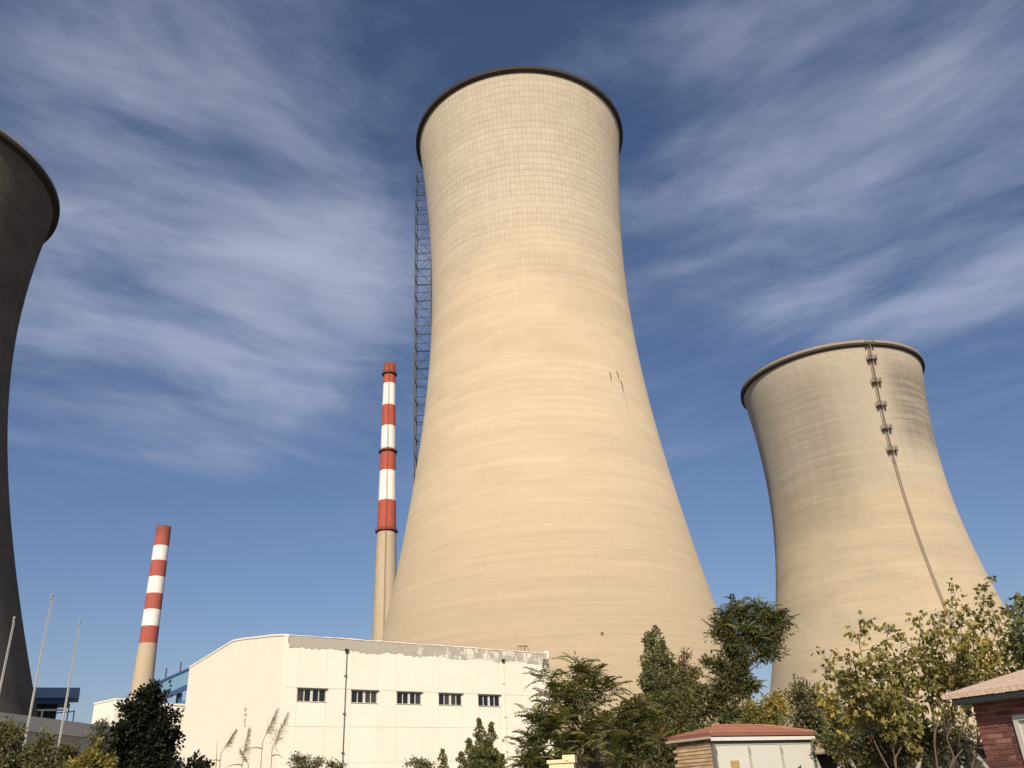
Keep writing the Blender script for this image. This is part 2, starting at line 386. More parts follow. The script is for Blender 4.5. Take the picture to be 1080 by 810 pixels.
# ------------------------------------------------------------------ chimneys
def chimney(base, rz, bands, foot, rings, mred, mconc, label, ladder_ang=None, top_open=True):
    root = empty('chimney', (base[0], base[1], 0), label, 'chimney', 'striped power station chimneys')
    rad = lambda z: float(np.interp(z, [q[0] for q in rz], [q[1] for q in rz]))
    ztop = bands[0]
    MB().lathe([(rad(z), z) for z in np.linspace(-.3, foot, 24)], 40).obj('shaft', mconc, root, True)
    for i in range(len(bands) - 1):
        z1, z0 = bands[i], bands[i + 1]
        pr = [(rad(z) , z) for z in np.linspace(z0, z1, 5)]
        if i == 0: pr += [(rad(z1) - .35, z1), (rad(z1) - .35, z1 - 4)]
        o = MB().lathe(pr, 40).obj('red_band' if i % 2 == 0 else 'white_band', mred if i % 2 == 0 else m_white, root, True)
        if i == 0:
            for p_ in list(o.data.polygons)[-80:]: p_.use_smooth = False
    for z in rings:
        q = rad(z)
        pl = MB().lathe([(q - .02, z - .45), (q + .75, z - .1), (q + .75, z + .08), (q - .02, z + .08)], 40).obj('platform', m_dark, root)
        rl = MB()
        for hh in (.55, 1.1): rl.tube([((q + .68) * math.cos(2 * math.pi * k / 32), (q + .68) * math.sin(2 * math.pi * k / 32), z + hh) for k in range(33)], .05, 4, False)
        for k in range(24):
            a = 2 * math.pi * k / 24; rl.tube([((q + .68) * math.cos(a), (q + .68) * math.sin(a), z), ((q + .68) * math.cos(a), (q + .68) * math.sin(a), z + 1.1)], .04, 4)
        rl.obj('railing', m_dark, pl)
    if ladder_ang is not None:
        a = R(ladder_ang); ld = MB()
        for tn in (-.22, .22):
            ld.tube([((rad(z) + .3) * math.cos(a) - tn * math.sin(a), (rad(z) + .3) * math.sin(a) + tn * math.cos(a), z) for z in np.linspace(3, ztop, 24)], .055, 4)
        for z in np.arange(3, ztop, 1.0):
            ld.tube([((rad(z) + .3) * math.cos(a) - tn * math.sin(a), (rad(z) + .3) * math.sin(a) + tn * math.cos(a), z) for tn in (-.22, .22)], .05, 4)
        ld.obj('ladder', m_rust, root)
    rods = MB()
    for k in range(6):
        a = k * math.pi / 3; rods.tube([(rad(ztop) * math.cos(a), rad(ztop) * math.sin(a), ztop - 1), (rad(ztop) * math.cos(a), rad(ztop) * math.sin(a), ztop + 1.2)], .05, 4)
    rods.obj('lightning_rods', m_dark, root)
    return root
chimney((-53.78, 335.72), [(0, 5.6), (60, 4.75), (101, 3.85), (136, 3.15), (178, 2.5)],
        [177.6, 167.5, 157.0, 147.2, 136.7, 126.9, 113.9, 101.1], 101.1, (172.2, 135.6, 101.1), m_red, m_stack,
        'tall slim red and white banded chimney left of the tallest cooling tower', ladder_ang=-84)
chimney((-206.1, 477.4), [(0, 7.2), (68, 5.35), (87, 4.75), (153, 4.05)],
        [153.0, 141.2, 132.7, 123.45, 114.1, 105.2, 96.2, 87.05], 87.05, (), m_red_far, m_stack,
        'shorter red and white banded chimney far off behind the bushy dark tree')

# ------------------------------------------------------------------ white industrial building
def basis(az):                               # rotation about z so that local +x runs along azimuth az
    return R(90 - az)
def plaster(name, c, dirty=.2, seed=0., grey=(.40, .38, .35)):
    def b(t):
        co = t.coord('Object'); n = t.noise(co, .9, 7, .62); f_ = t.noise(co, 14, 4, .6)
        vs = t.node('ShaderNodeVectorMath', operation='MULTIPLY'); t.l.new(co, vs.inputs[0]); vs.inputs[1].default_value = (2.2, 2.2, .14)
        runs = t.noise(vs.outputs[0], 1., 5, .6)
        k = t.math('ADD', .90, t.math('MULTIPLY', n, .18)); k = t.math('ADD', k, t.math('MULTIPLY', t.math('SUBTRACT', f_, .5), .07))
        oi = t.node('ShaderNodeObjectInfo'); k = t.math('ADD', k, t.math('MULTIPLY', t.math('SUBTRACT', oi.outputs['Random'], .5), .05))
        cc = t.mix(1., c, t.vec(k, k, k), 'MULTIPLY')
        cc = t.mix(t.math('MULTIPLY', t.step(t.math('ADD', t.math('MULTIPLY', runs, .6), t.math('MULTIPLY', n, .4)), .5, .78), dirty), cc, grey)
        return bsdf(t, cc, .88, t.math('ADD', n, t.math('MULTIPLY', f_, .3)), .2, .02, spec=.2)
    return material(name, b)
m_wall = plaster('white_painted_panel', (.82, .775, .69), .12)
m_core = simple('panel_joint_mortar', (.34, .31, .26), .95, .2, 2.)
def band_mat(t):
    co = t.coord('Object'); n = t.noise(co, 1.3, 8, .68, .2); n2 = t.noise(co, 6., 6, .65); x, y, z = t.xyz(co)
    k = t.math('ADD', .72, t.math('MULTIPLY', n2, .5))
    g_ = t.mix(1., (.44, .41, .36), t.vec(k, k, k), 'MULTIPLY')
    w_ = t.step(t.math('ADD', t.math('ADD', t.math('MULTIPLY', n, .75), t.math('MULTIPLY', n2, .25)), t.step(x, 6., 14., -.11, .015)), .50, .56)
    return bsdf(t, t.mix(w_, g_, (.72, .68, .60)), .92, t.math('ADD', n2, w_), .4, .03, spec=.2)
m_band = material('peeling_parapet', band_mat)
m_frame = simple('window_frame_paint', (.62, .62, .60), .5, .1, 9.)
m_glass = material('dark_glass', lambda t: bsdf(t, (.018, .018, .02), .08, spec=.5))
m_blind = material('glass_over_blind', lambda t: bsdf(t, (.055, .05, .045), .12, spec=.5))
m_pipe = simple('old_downpipe', (.10, .085, .075), .7, .3, 5.)
m_pipe2 = simple('pale_downpipe', (.70, .66, .58), .7, .15, 5.)
m_roof = simple('flat_roof_felt', (.16, .155, .15), .95, .3, 1.5)

BC = (-15.842, 57.542); BAZ = 51.15; BL = 22.65; BD = 18.33; BH = 12.0
bld = empty('industrial_building', (BC[0], BC[1], 0), 'white rendered industrial building with five small dark windows and peeling grey parapet', 'building', rz=basis(BAZ))
# local frame: x along the long wall, +y into the building (azimuth BAZ-90)
core = MB(); core.box((.10, .11, -.2), (BL - .02, BD, 11.9)); core.obj('wall_core', m_core, bld)
# gable end slab (faces local -x)
gp = [(0, 0), (.0, 11.97), (8.96, 13.02), (18.33, 12.35), (18.33, -.2), (0, -.2)]
gp = [(0, -.2), (0, 11.97), (2.2, 12.28), (4.4, 12.52), (6.7, 12.80), (8.96, 13.02), (11.2, 12.88), (13.6, 12.70), (18.33, 12.35), (18.33, -.2)]
gm = MB(); n_ = len(gp)
gm.add([(0, y, z) for y, z in gp] + [(.30, y, z) for y, z in gp], [tuple(range(n_))[::-1], tuple(range(n_, 2 * n_))] + [(i, (i + 1) % n_, n_ + (i + 1) % n_, n_ + i) for i in range(n_)])
gable = gm.obj('gable_wall', m_wall, bld)
cp_ = MB()
for i in range(1, 8):
    (y0, z0), (y1, z1) = gp[i], gp[i + 1]
    cp_.add([(-.05, y0, z0 + .003), (.36, y0, z0 + .003), (.36, y1, z1 + .003), (-.05, y1, z1 + .003), (-.05, y0, z0 + .13), (.36, y0, z0 + .13), (.36, y1, z1 + .13), (-.05, y1, z1 + .13)],
            [(3, 2, 1, 0), (4, 5, 6, 7), (0, 1, 5, 4), (1, 2, 6, 5), (2, 3, 7, 6), (3, 0, 4, 7)])
cp_.obj('coping', m_wall, gable)
# weathered patch of peeled paint on the gable
pt_ = MB(); rr_ = random.Random(5)
for (y0, z0, w0, h0) in ((5.65, 7.95, .62, .30), (5.55, 7.6, .66, .32), (5.6, 7.22, .5, .34), (5.5, 6.92, .4, .25)):
    k_ = 14; pv = []
    for q in range(k_):
        a = 2 * math.pi * q / k_; e = rr_.uniform(.7, 1.05); pv.append((-.006, y0 + math.cos(a) * w0 * .5 * e, z0 + math.sin(a) * h0 * .5 * e))
    pt_.add(pv, [tuple(range(k_))[::-1]])
pt_.obj('peeled_patch', simple('peeled_plaster', (.50, .47, .41), .95, .4, 9.), gable)
# other walls and roof
MB().box((.31, BD - .2, -.2), (BL, BD + .05, 12.2)).obj('rear_wall', m_wall, bld)
MB().box((BL - .25, .13, -.2), (BL + .02, BD - .21, 11.9)).obj('end_wall', m_wall, bld)
rf = MB(); rf.add([(.31, .4, 11.7), (BL - .3, .4, 11.7), (BL - .3, 8.96, 12.7), (.31, 8.96, 12.7), (.31, BD - .25, 12.1), (BL - .3, BD - .25, 12.1)], [(0, 1, 2, 3), (3, 2, 5, 4)]); rf.obj('roof', m_roof, bld)
# precast panels with open joints
WIN = [(1.17, 3.19), (5.08, 7.04), (8.62, 10.6), (12.1, 14.1), (15.6, 17.58)]; WZ0, WZ1 = 7.92, 8.69
J = .022
cols_ = [.0]
for a, b in WIN: cols_ += [a - .02, b + .02]
cols_ += [20.1, BL]
rows_ = [-.2, 2.0, 4.2, 6.4, 8.76, 11.55]
for i in range(len(cols_) - 1):
    for j in range(len(rows_) - 1):
        x0, x1, z0, z1 = cols_[i] + J * (i > 0), cols_[i + 1] - J * (i < len(cols_) - 2), rows_[j] + J, rows_[j + 1] - J
        if i == 0: x0 = .302
        iswin = i % 2 == 1 and i < 11 and j == 3
        if iswin: z1 = WZ0 - .012
        pr = random.uniform(-.006, .006)
        MB().box((x0, .0 + pr, z0), (x1, .10, z1)).obj('panel', m_wall, bld)
jf = MB()
for i in range(1, len(cols_) - 1):
    x = cols_[i]
    jf.box((x - J - .004, .013, -.2), (x + J + .004, .095, 11.5)) if i % 2 == 0 and False else [jf.box((x - J - .004, .013, z0_), (x + J + .004, .095, z1_)) for z0_, z1_ in ((-.2, 7.88), (8.74, 11.5))]
for z in rows_[1:-1]:
    if abs(z - 8.76) < .01: jf.box((.31, .014, z - J - .003), (BL - .02, .094, z + J + .003))
    else: jf.box((.31, .0135, z - J - .003), (BL - .02, .0945, z + J + .003))
jf.obj('joint_filler', simple('joint_filler_paint', (.66, .62, .54), .9, .1, 3.), bld)
for a, b in WIN:
    fr = MB(); t_ = .03
    fr.box((a, .05, WZ0), (b, .12, WZ0 + t_)); fr.box((a, .05, WZ1 - t_), (b, .12, WZ1))
    fr.box((a, .05, WZ0 + t_), (a + t_, .12, WZ1 - t_)); fr.box((b - t_, .05, WZ0 + t_), (b, .12, WZ1 - t_))
    wo_ = fr.obj('window', m_frame, bld)
    wid = b - a - 2 * t_; ctr = (a + b) / 2
    MB().box((ctr - .085, .045, WZ0 + t_ + .001), (ctr + .085, .118, WZ1 - t_ - .001)).obj('mullion', m_frame, wo_)
    for sgn in (-1, 1):
        xm = ctr + sgn * (wid / 4 + .03)
        MB().box((xm - .028, .06, WZ0 + t_ + .001), (xm + .028, .117, WZ1 - t_ - .001)).obj('mullion', m_frame, wo_)
        for (q0, q1) in sorted([(ctr + sgn * .085, xm - sgn * .028), (xm + sgn * .028, ctr + sgn * (wid / 2))]):
            q0, q1 = min(q0, q1), max(q0, q1)
            MB().box((q0 + .001, .088, WZ0 + t_ + .002), (q1 - .001, .108, WZ1 - t_ - .002)).obj('pane', m_glass if random.random() < .7 else m_blind, wo_)
    MB().box((a - .06, -.09, WZ1 + .008), (b + .10, .04, WZ1 + .062)).obj('shadow_lintel', m_pipe, wo_)  # dark strip paints the shadow line along the window top
    MB().box((a - .05, -.06, WZ0 - .008), (b + .05, .045, WZ0 - .0005)).obj('sill', m_wall, wo_)
# parapet band with a ragged lower edge
bx = np.arange(.36, BL - .03, .16); bv = []; bf = []
for i, x in enumerate(bx):
    zl = 11.24 + .07 * math.sin(x * 1.7) + random.uniform(-.07, .07) + (.10 if 2 < x < 4 else 0)
    zu = 12.0 + random.uniform(-.015, .015)
    bv += [(x, -.022, zl), (x, -.022, zu), (x, .35, zu), (x, .05, zl)]
for i in range(len(bx) - 1):
    k = i * 4
    for q in range(4): bf.append((k + q, k + 4 + q, k + 4 + (q + 1) % 4, k + (q + 1) % 4)[::-1])
bf += [(0, 1, 2, 3)[::-1], tuple(len(bv) - 4 + q for q in range(4))]
pb = link('parapet', mesh('parapet', bv, bf, m_band), bld)
cv = []; cf = []
for i, x in enumerate(np.arange(.33, BL, .3)):
    zz = 12.02 + random.uniform(-.01, .02); hh = .055 + random.uniform(-.02, .03)
    cv += [(x, -.05, zz), (x, -.05, zz + hh), (x, .40, zz + hh), (x, .40, zz)]
    if i:
        k = (i - 1) * 4
        for q in range(4): cf.append((k + q, k + 4 + q, k + 4 + (q + 1) % 4, k + (q + 1) % 4)[::-1])
link('coping', mesh('coping', cv, cf, m_wall), pb)
MB().box((BL - .16, -.05, 11.1), (BL + .03, .3, 12.25)).obj('corner_post', m_wall, bld)
# downpipes with rain outlets
for s_, mat, rad_ in ((4.55, m_pipe, .028), (17.99, m_pipe2, .028)):
    dp = MB().tube([(s_, .05, 11.25), (s_, -.07, 11.2), (s_ + .02, -.09, 11.0), (s_, -.09, 6.4), (s_ - .02, -.09, -.1)], rad_, 8).obj('downpipe', mat, bld, True)
    MB().add([(s_ - .13, -.2, 11.36), (s_ + .13, -.2, 11.36), (s_ + .13, -.03, 11.36), (s_ - .13, -.03, 11.36), (s_ - .06, -.13, 11.1), (s_ + .06, -.13, 11.1), (s_ + .06, -.03, 11.1), (s_ - .06, -.03, 11.1)],
             [(0, 1, 2, 3), (7, 6, 5, 4), (0, 4, 5, 1), (1, 5, 6, 2), (2, 6, 7, 3), (3, 7, 4, 0)]).obj('rain_hopper', m_dark, dp)
    for z in (9.6, 7.2, 4.8, 2.4): MB().box((s_ - .09, -.13, z), (s_ + .09, -.005, z + .05)).obj('pipe_clip', mat, dp)
# small rusty frame on the roof edge
fm = MB()
for x in (20.0, 20.32, 20.72):
    for y in (.15, .55): fm.tube([(x, y, 12.02), (x, y, 12.56)], .022, 4)
for z in (12.1, 12.55):
    fm.tube([(20.0, .15, z), (20.72, .15, z), (20.72, .55, z), (20.0, .55, z), (20.0, .15, z)], .022, 4)
fo = fm.obj('roof_frame', m_rust, None); fo.location = (BC[0], BC[1], 0); fo.rotation_euler = (0, 0, basis(BAZ))
tag(fo, 'small rusty angle iron frame on the parapet of the white building', 'metal frame')
# wall lamp
lm = empty('wall_lamp', (BC[0], BC[1], 0), 'small arm lamp fixed to the white wall above the young poplar', 'lamp', rz=basis(BAZ))
MB().tube([(17.72, -.02, 5.55), (17.78, -.2, 5.68), (17.95, -.45, 5.74)], .025, 6).obj('arm', m_galv, lm)
MB().add([(17.92, -.5, 5.70), (17.99, -.38, 5.70), (18.36, -.62, 5.84), (18.29, -.74, 5.84), (17.93, -.49, 5.78), (17.98, -.39, 5.78), (18.34, -.62, 5.90), (18.28, -.72, 5.90)],
         [(3, 2, 1, 0), (4, 5, 6, 7), (0, 1, 5, 4), (1, 2, 6, 5), (2, 3, 7, 6), (3, 0, 4, 7)]).obj('lamp_head', m_galv, lm)
MB().box((17.66, -.03, 5.45), (17.78, -.008, 5.66)).obj('bracket', m_galv, lm)
# low annex behind the gable
an = empty('annex', (0, 0, 0), 'low white annex wall just left of the white building, half hidden by the dark tree', 'building')
pa, pb_ = at(179, 743, 80), at(196, 738.5, 80.5)
an.location = (pa[0], pa[1], 0); an.rotation_euler = (0, 0, math.atan2(pb_[1] - pa[1], pb_[0] - pa[0]))
MB().box((0, 0, -.1), (4, 5, 9.85)).obj('wall', m_wall, an)
MB().box((-.08, -.08, 9.853), (4.1, 5.1, 10.0)).obj('coping', m_wall, an)

# ------------------------------------------------------------------ far left: wall, canopy, white block, gallery
m_blue = simple('blue_sheet', (.17, .30, .45), .55, .18, .6, spec=.4)
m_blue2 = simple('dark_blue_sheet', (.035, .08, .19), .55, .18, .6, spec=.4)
m_wallc = plaster('pale_precast_concrete', (.46, .42, .36), .3, grey=(.25, .23, .2)); m_copec = plaster('pale_coping_concrete', (.58, .54, .47), .25, grey=(.3, .28, .25))
wa, wb = np.array([-15.54, 27.50, 4.6]), np.array([-15.04, 32.0, 4.6])
dw = (wb - wa)[:2]; Lw = np.hypot(*dw); dw /= Lw
cw = empty('concrete_wall', (wa[0] - dw[0] * 3, wa[1] - dw[1] * 3, 0), 'grey precast concrete wall with coping behind the flagpoles', 'wall', rz=math.atan2(dw[1], dw[0]))
x = 0.; k = 0
for wd in (2.2, 2.2, 1.9, 2.1, 2.2, 2.2):
    MB().box((x + .02, 0, -.2), (x + wd - .02, .16, 4.15)).obj('panel', m_wallc, cw)
    MB().box((x + .004, -.05, 4.16), (x + wd - .004, .21, 4.6 + random.uniform(-.012, .012))).obj('coping', m_copec, cw); x += wd
MB().box((.0, .04, -.2), (x, .12, 4.2)).obj('backing', m_core, cw)

def local_from(pts): return [tuple(q) for q in pts]
# blue canopy
c0 = at(34, 742, 220); cz = c0[2]
cn = empty('blue_roofed_shed', (-107.3, 191.6, 0), 'distant shed with blue sheet fascia roof beside the dark tower', 'shed', rz=R(26))
MB().box((-9.0, 0, 25.9), (10.0, 9, 28.0)).obj('fascia', m_blue, cn)
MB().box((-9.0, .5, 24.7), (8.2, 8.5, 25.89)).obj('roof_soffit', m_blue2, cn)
MB().box((-9, .8, -.2), (6.3, 8, 21.0)).obj('lower_block', m_conc, cn)
MB().box((-8.9, 2.4, 21.0), (6.0, 8, 24.69)).obj('recessed_wall', m_dark, cn)
m_wpost = simple('white_post_paint', (.7, .68, .64), .7, .15, 2.)
MB().box((-9, .6, 23.3), (7.6, .85, 23.65)).obj('beam', m_wpost, cn)
for xx in (-6.5, -1.5, 3.2): MB().box((xx, .6, 20.8), (xx + .38, .95, 23.29)).obj('post', m_wpost, cn)
for xx in (8.4, 9.6): MB().tube([(xx, 1.2, -.2), (xx, 1.2, 24.8 if xx < 9 else 23.4)], .13, 6).obj('post', m_mast, cn)
MB().tube([(6.2, 1.2, 22.9), (9.7, 1.2, 23.2)], .12, 5).obj('rail', m_mast, cn)
# white block
p0, p1, p2 = at(105, 741, 90), at(123, 736.5, 90), at(139, 739, 90)
wbk = empty('white_block_building', (p1[0], p1[1], 0), 'small bright white block building far behind the dark bushy tree', 'building', rz=R(50))
m_wblk = plaster('white_block_plaster', (.80, .77, .71), .3)
zt = p1[2]
hb = [(-2.0, 0), (4.6, 0), (4.6, 5), (-2.0, 5)]
MB().box((0, 0, -.2), (4.0, 4.3, zt - .12)).obj('wall', m_wblk, wbk)
MB().box((-.06, -.06, zt - .118), (4.06, 4.36, zt + .03)).obj('coping', m_wblk, wbk)
for zz in (zt - 1.1, zt - 2.2): MB().box((.3, -.03, zz), (3.7, -.003, zz + .04)).obj('string_course', m_conc, wbk)
# blue conveyor gallery
ga, gb = at(152, 725, 130), at(204, 702, 131)
gl = empty('conveyor_gallery', (ga[0], ga[1], 0), 'blue sheet conveyor gallery sloping up behind the white building', 'conveyor gallery')
gd = gb - ga; gl.rotation_euler = (0, 0, math.atan2(gd[1], gd[0])); gl_len = math.hypot(gd[0], gd[1]) * 1.6; sl = gd[2] / math.hypot(gd[0], gd[1])
z0 = ga[2]
def slopebox(x0, x1, y0, y1, zl, zh):
    return MB().add([(x0, y0, z0 + sl * x0 + zl), (x1, y0, z0 + sl * x1 + zl), (x1, y1, z0 + sl * x1 + zl), (x0, y1, z0 + sl * x0 + zl), (x0, y0, z0 + sl * x0 + zh), (x1, y0, z0 + sl * x1 + zh), (x1, y1, z0 + sl * x1 + zh), (x0, y1, z0 + sl * x0 + zh)],
                    [(3, 2, 1, 0), (4, 5, 6, 7), (0, 1, 5, 4), (1, 2, 6, 5), (2, 3, 7, 6), (3, 0, 4, 7)])
slopebox(0, gl_len, 0, 2.6, -2.2, -.3).obj('cladding', simple('sky_blue_sheet', (.16, .30, .45), .5, .15, .5), gl)
slopebox(0, gl_len, -.15, 2.75, -.3, -.02).obj('roof_edge', m_blue2, gl)
slopebox(0, gl_len, -.1, 2.7, -2.9, -2.2).obj('floor_truss', m_blue2, gl)
for xx in (2.6, 4.4): MB().tube([(xx, .3, z0 + sl * xx - .1), (xx, .3, z0 + sl * xx + 1.3)], .10, 5).obj('roof_post', m_mast, gl)
for xx in (1.5, 4.6, 8.): MB().box((xx, .5, -.2), (xx + .5, 2, z0 + sl * xx - 2.85)).obj('trestle', m_blue2, gl)
slopebox(3.4, gl_len, .4, 2.2, -5.2, -4.2).obj('lower_duct', simple('blue_duct', (.09, .2, .34), .5, .15, .5), gl)

# ------------------------------------------------------------------ flagpoles
for (px, py, lab) in ((15, 652, 'leftmost bare metal flagpole, standing in front of the dark tower'), (55, 628, 'tallest bare metal flagpole, the middle one of three'), (84, 656, 'rightmost bare metal flagpole, in front of the blue roofed shed')):
    tp = at(px, py, 26)
    fp = empty('flagpole', (tp[0], tp[1], 0), lab, 'flagpole', 'bare flagpoles by the concrete wall')
    h_ = tp[2]
    MB().tube([(0, 0, -.1), (0, 0, h_ * .5), (0, 0, h_ * .52), (0, 0, h_ - .12)], [.042, .034, .026, .016], 10).obj('pole', m_galv, fp, True)
    MB().lathe([(.001, h_ + .05), (.024, h_ + .038), (.034, h_), (.024, h_ - .03), (.014, h_ - .05), (.03, h_ - .07), (.03, h_ - .1), (.001, h_ - .12)], 12).obj('finial', m_galv, fp, True)
    MB().lathe([(.16, -.1), (.16, .05), (.07, .12), (.057, .3)], 12).obj('base', m_galv, fp)
    MB().tube([(.06, 0, .9), (.045, -.03, h_ * .5), (.035, 0, h_ - .1)], .006, 4).obj('halyard', m_galv, fp)

# ------------------------------------------------------------------ transformer kiosk
def brick_mat(name, c, spread=.32):
    def b(t):
        rnd = t.node('ShaderNodeObjectInfo').outputs['Random']; n = t.noise(t.coord('Object'), 22, 5, .65); geo = t.node('ShaderNodeNewGeometry'); n2 = t.noise(geo.outputs['Position'], 2.2, 4, .6)
        k = t.math('ADD', t.math('ADD', 1 - spread * .5 - .2, t.math('MULTIPLY', rnd, spread)), t.math('MULTIPLY', t.math('ADD', n, n2), .2))
        return bsdf(t, t.mix(1., c, t.vec(k, k, k), 'MULTIPLY'), .92, n, .5, .01, spec=.15)
    return material(name, b)
m_kbrick = brick_mat('tan_brick', (.50, .36, .235))
m_kbrick2 = brick_mat('brown_brick', (.44, .29, .185))
m_mortar = simple('mortar', (.22, .18, .135), .95, .25, 12.)
m_redroof = simple('red_roof_sheet', (.36, .165, .122), .8, .35, 3.2, bump=.4)
m_door = simple('white_door_paint', (.62, .61, .57), .5, .08, 2.5)
m_gframe = simple('grey_frame_paint', (.16, .15, .14), .7, .25, 5.)
m_fascia = simple('white_fascia', (.68, .66, .61), .7, .3, 6.)
m_yel = simple('yellow_sign', (.42, .31, .12), .6, .15, 8.)
ka = atz(750, 776, 2.70); KAZ = 57.0
kio = empty('brick_kiosk', (ka[0], ka[1], 0), 'small brick kiosk with red hipped roof and three white doors in front of the trees', 'kiosk', rz=basis(KAZ))
KL, KD = 3.60, 1.62                          # eave length and depth
o_ = .13                                     # overhang
def brick_mesh(name, mat, L=.228, h=.062, dep=.10):
    c = .004
    return MB().box((c, 0, c), (L - c, dep, h - c)).mesh(name, mat)
kb = [brick_mesh('brick', m_kbrick), brick_mesh('brick', m_kbrick2)]
MB().box((o_ + .06, o_ + .10, -.1), (KL - o_ - .03, KD - o_, 2.60)).obj('wall_core', m_mortar, kio)
# left wall, in courses (its face is the plane x = o_)
course = .079; nb = 0
def brick_box(L, mat): return MB().box((0, 0, 0), (.075, L, .064)).mesh('brick', mat)
bm_full = [brick_box(.222, m_kbrick), brick_box(.222, m_kbrick2)]; bm_half = [brick_box(.106, m_kbrick), brick_box(.106, m_kbrick2)]
for cidx in range(33):
    z = cidx * course - .03; y = o_ + .07; off = cidx % 2
    first = True
    while y < KD - o_ - .1:
        half = first and off
        L = .106 if half else .222
        if y + L > KD - o_ + .02: break
        link('brick', (bm_half if half else bm_full)[random.random() < .35], kio, loc=(o_ + random.uniform(-.004, .004), y, z))
        y += L + .016; first = False
# steel front
MB().box((o_, o_ - .02, -.05), (.20, o_ + .068, 2.585)).obj('front_post', m_gframe, kio)
MB().box((3.49, o_ - .02, -.05), (3.56, o_ + .06, 2.585)).obj('front_post', m_gframe, kio)
MB().box((.203, o_ - .015, 2.545), (3.487, o_ + .06, 2.60)).obj('door_head', m_gframe, kio)
DX = [.205, 1.285, 2.375, 3.485]
for i in range(3):
    x0, x1 = DX[i] + .012, DX[i + 1] - .012
    dr = MB().box((x0, o_ + .01, .12), (x1, o_ + .05, 2.54)).obj('door', m_door, kio)
    st_ = MB()
    st_.box((x0, o_ - .004, .12), (x0 + .035, o_ + .0095, 2.54)); st_.box((x1 - .035, o_ - .004, .12), (x1, o_ + .0095, 2.54)); st_.box((x0 + .036, o_ - .004, 2.505), (x1 - .036, o_ + .0095, 2.54))
    st_.obj('door_edge', simple('door_edge_paint', (.47, .455, .42), .6, .1, 4.), dr)
    for hz in (.35, 1.3, 2.3): MB().tube([(x0 + .008, o_ - .012, hz), (x0 + .008, o_ - .012, hz + .11)], .012, 6).obj('hinge', m_gframe, dr)
    if i == 0: MB().box((.62, o_ - .006, 1.98), (.90, o_ + .008, 2.17)).obj('sign', m_yel, dr)
    if i == 2: 
        MB().tube([(2.90, o_ - .05, 1.86), (2.90, o_ - .05, 2.02)], .018, 6).obj('handle', m_dark, dr)
        MB().box((2.865, o_ - .012, 1.84), (2.935, o_ + .008, 1.98)).obj('lock_plate', m_dark, dr)
# roof
RZ = 2.975; ez = 2.70; hk = KD / 2
rv = [(0, 0, ez + .06), (KL, 0, ez + .06), (KL, KD, ez + .06), (0, KD, ez + .06), (hk * 1.15, hk, RZ), (KL - hk * 1.15, hk, RZ),
      (.02, .02, ez), (KL - .02, .02, ez), (KL - .02, KD - .02, ez), (.02, KD - .02, ez)]
roof = link('roof', mesh('roof', rv, [(0, 1, 5, 4), (1, 2, 5), (2, 3, 4, 5), (3, 0, 4), (0, 6, 7, 1), (1, 7, 8, 2), (2, 8, 9, 3), (3, 9, 6, 0), (6, 9, 8, 7)], m_redroof), kio)
# rows of sheet tiles, each slightly lapped
def lerp(a, b, q): return tuple(a[i] + (b[i] - a[i]) * q for i in range(3))
for (e0, e1, r0, r1) in ((rv[0], rv[1], rv[4], rv[5]), (rv[3], rv[0], rv[4], rv[4])):
    nr = 5
    for k in range(nr):
        a0, a1 = lerp(e0, r0, k / nr), lerp(e1, r1, k / nr); b0, b1 = lerp(e0, r0, (k + .98) / nr), lerp(e1, r1, (k + .98) / nr)
        v = [(a0[0], a0[1], a0[2] + .026), (a1[0], a1[1], a1[2] + .026), (b1[0], b1[1], b1[2] + .006), (b0[0], b0[1], b0[2] + .006), (a0[0], a0[1], a0[2] + .006), (a1[0], a1[1], a1[2] + .006)]
        MB().add(v, [(0, 1, 2, 3), (4, 5, 1, 0)]).obj('tile_row', m_redroof, roof)
MB().tube([lerp(rv[0], rv[4], .0)[:2] + (rv[0][2] + .02,), tuple(np.array(rv[4]) + (0, 0, .02))], .02, 6).obj('hip_cap', simple('hip_mortar', (.40, .23, .17), .9, .3, 9.), roof)
MB().tube([tuple(np.array(rv[4]) + (0, 0, .015)), tuple(np.array(rv[5]) + (0, 0, .015))], .03, 6).obj('ridge_cap', m_redroof, roof)
MB().tube([tuple(np.array(rv[5]) + (0, 0, .015)), tuple(np.array(rv[1]) + (0, 0, .015))], .03, 6).obj('hip_cap', m_redroof, roof)
MB().box((.03, .035, ez - .105), (KL - .03, .065, ez - .026)).obj('fascia', m_fascia, kio)
MB().box((.012, .05, ez - .06), (.04, KD, ez - .004)).obj('fascia', simple('grey_fascia', (.42, .36, .31), .8, .3, 6.), kio)

# ------------------------------------------------------------------ red brick house at the right edge
m_rb = brick_mat('red_brick', (.18, .075, .062)); m_rb2 = brick_mat('dark_red_brick', (.12, .052, .045))
m_rb3 = brick_mat('pale_red_brick', (.25, .12, .10))
def tile_mat(t):
    co = t.coord('Object'); n = t.noise(co, 16, 5, .7); n2 = t.noise(co, 2.0, 4, .6)
    cc = t.mix(t.step(n, .35, .65), (.78, .58, .46), (.52, .37, .29)); cc = t.mix(t.step(n2, .45, .7, 0, .5), cc, (.72, .61, .51))
    return bsdf(t, cc, .9, n, .9, .03)
m_tile = material('clay_tile', tile_mat)
HE = 2.70
hp = atz(993, 733, HE); HAZ = 151.0
hs_ = empty('brick_house', (hp[0], hp[1], 0), 'red brick house with pale clay tiled roof at the right edge', 'house', rz=basis(HAZ))
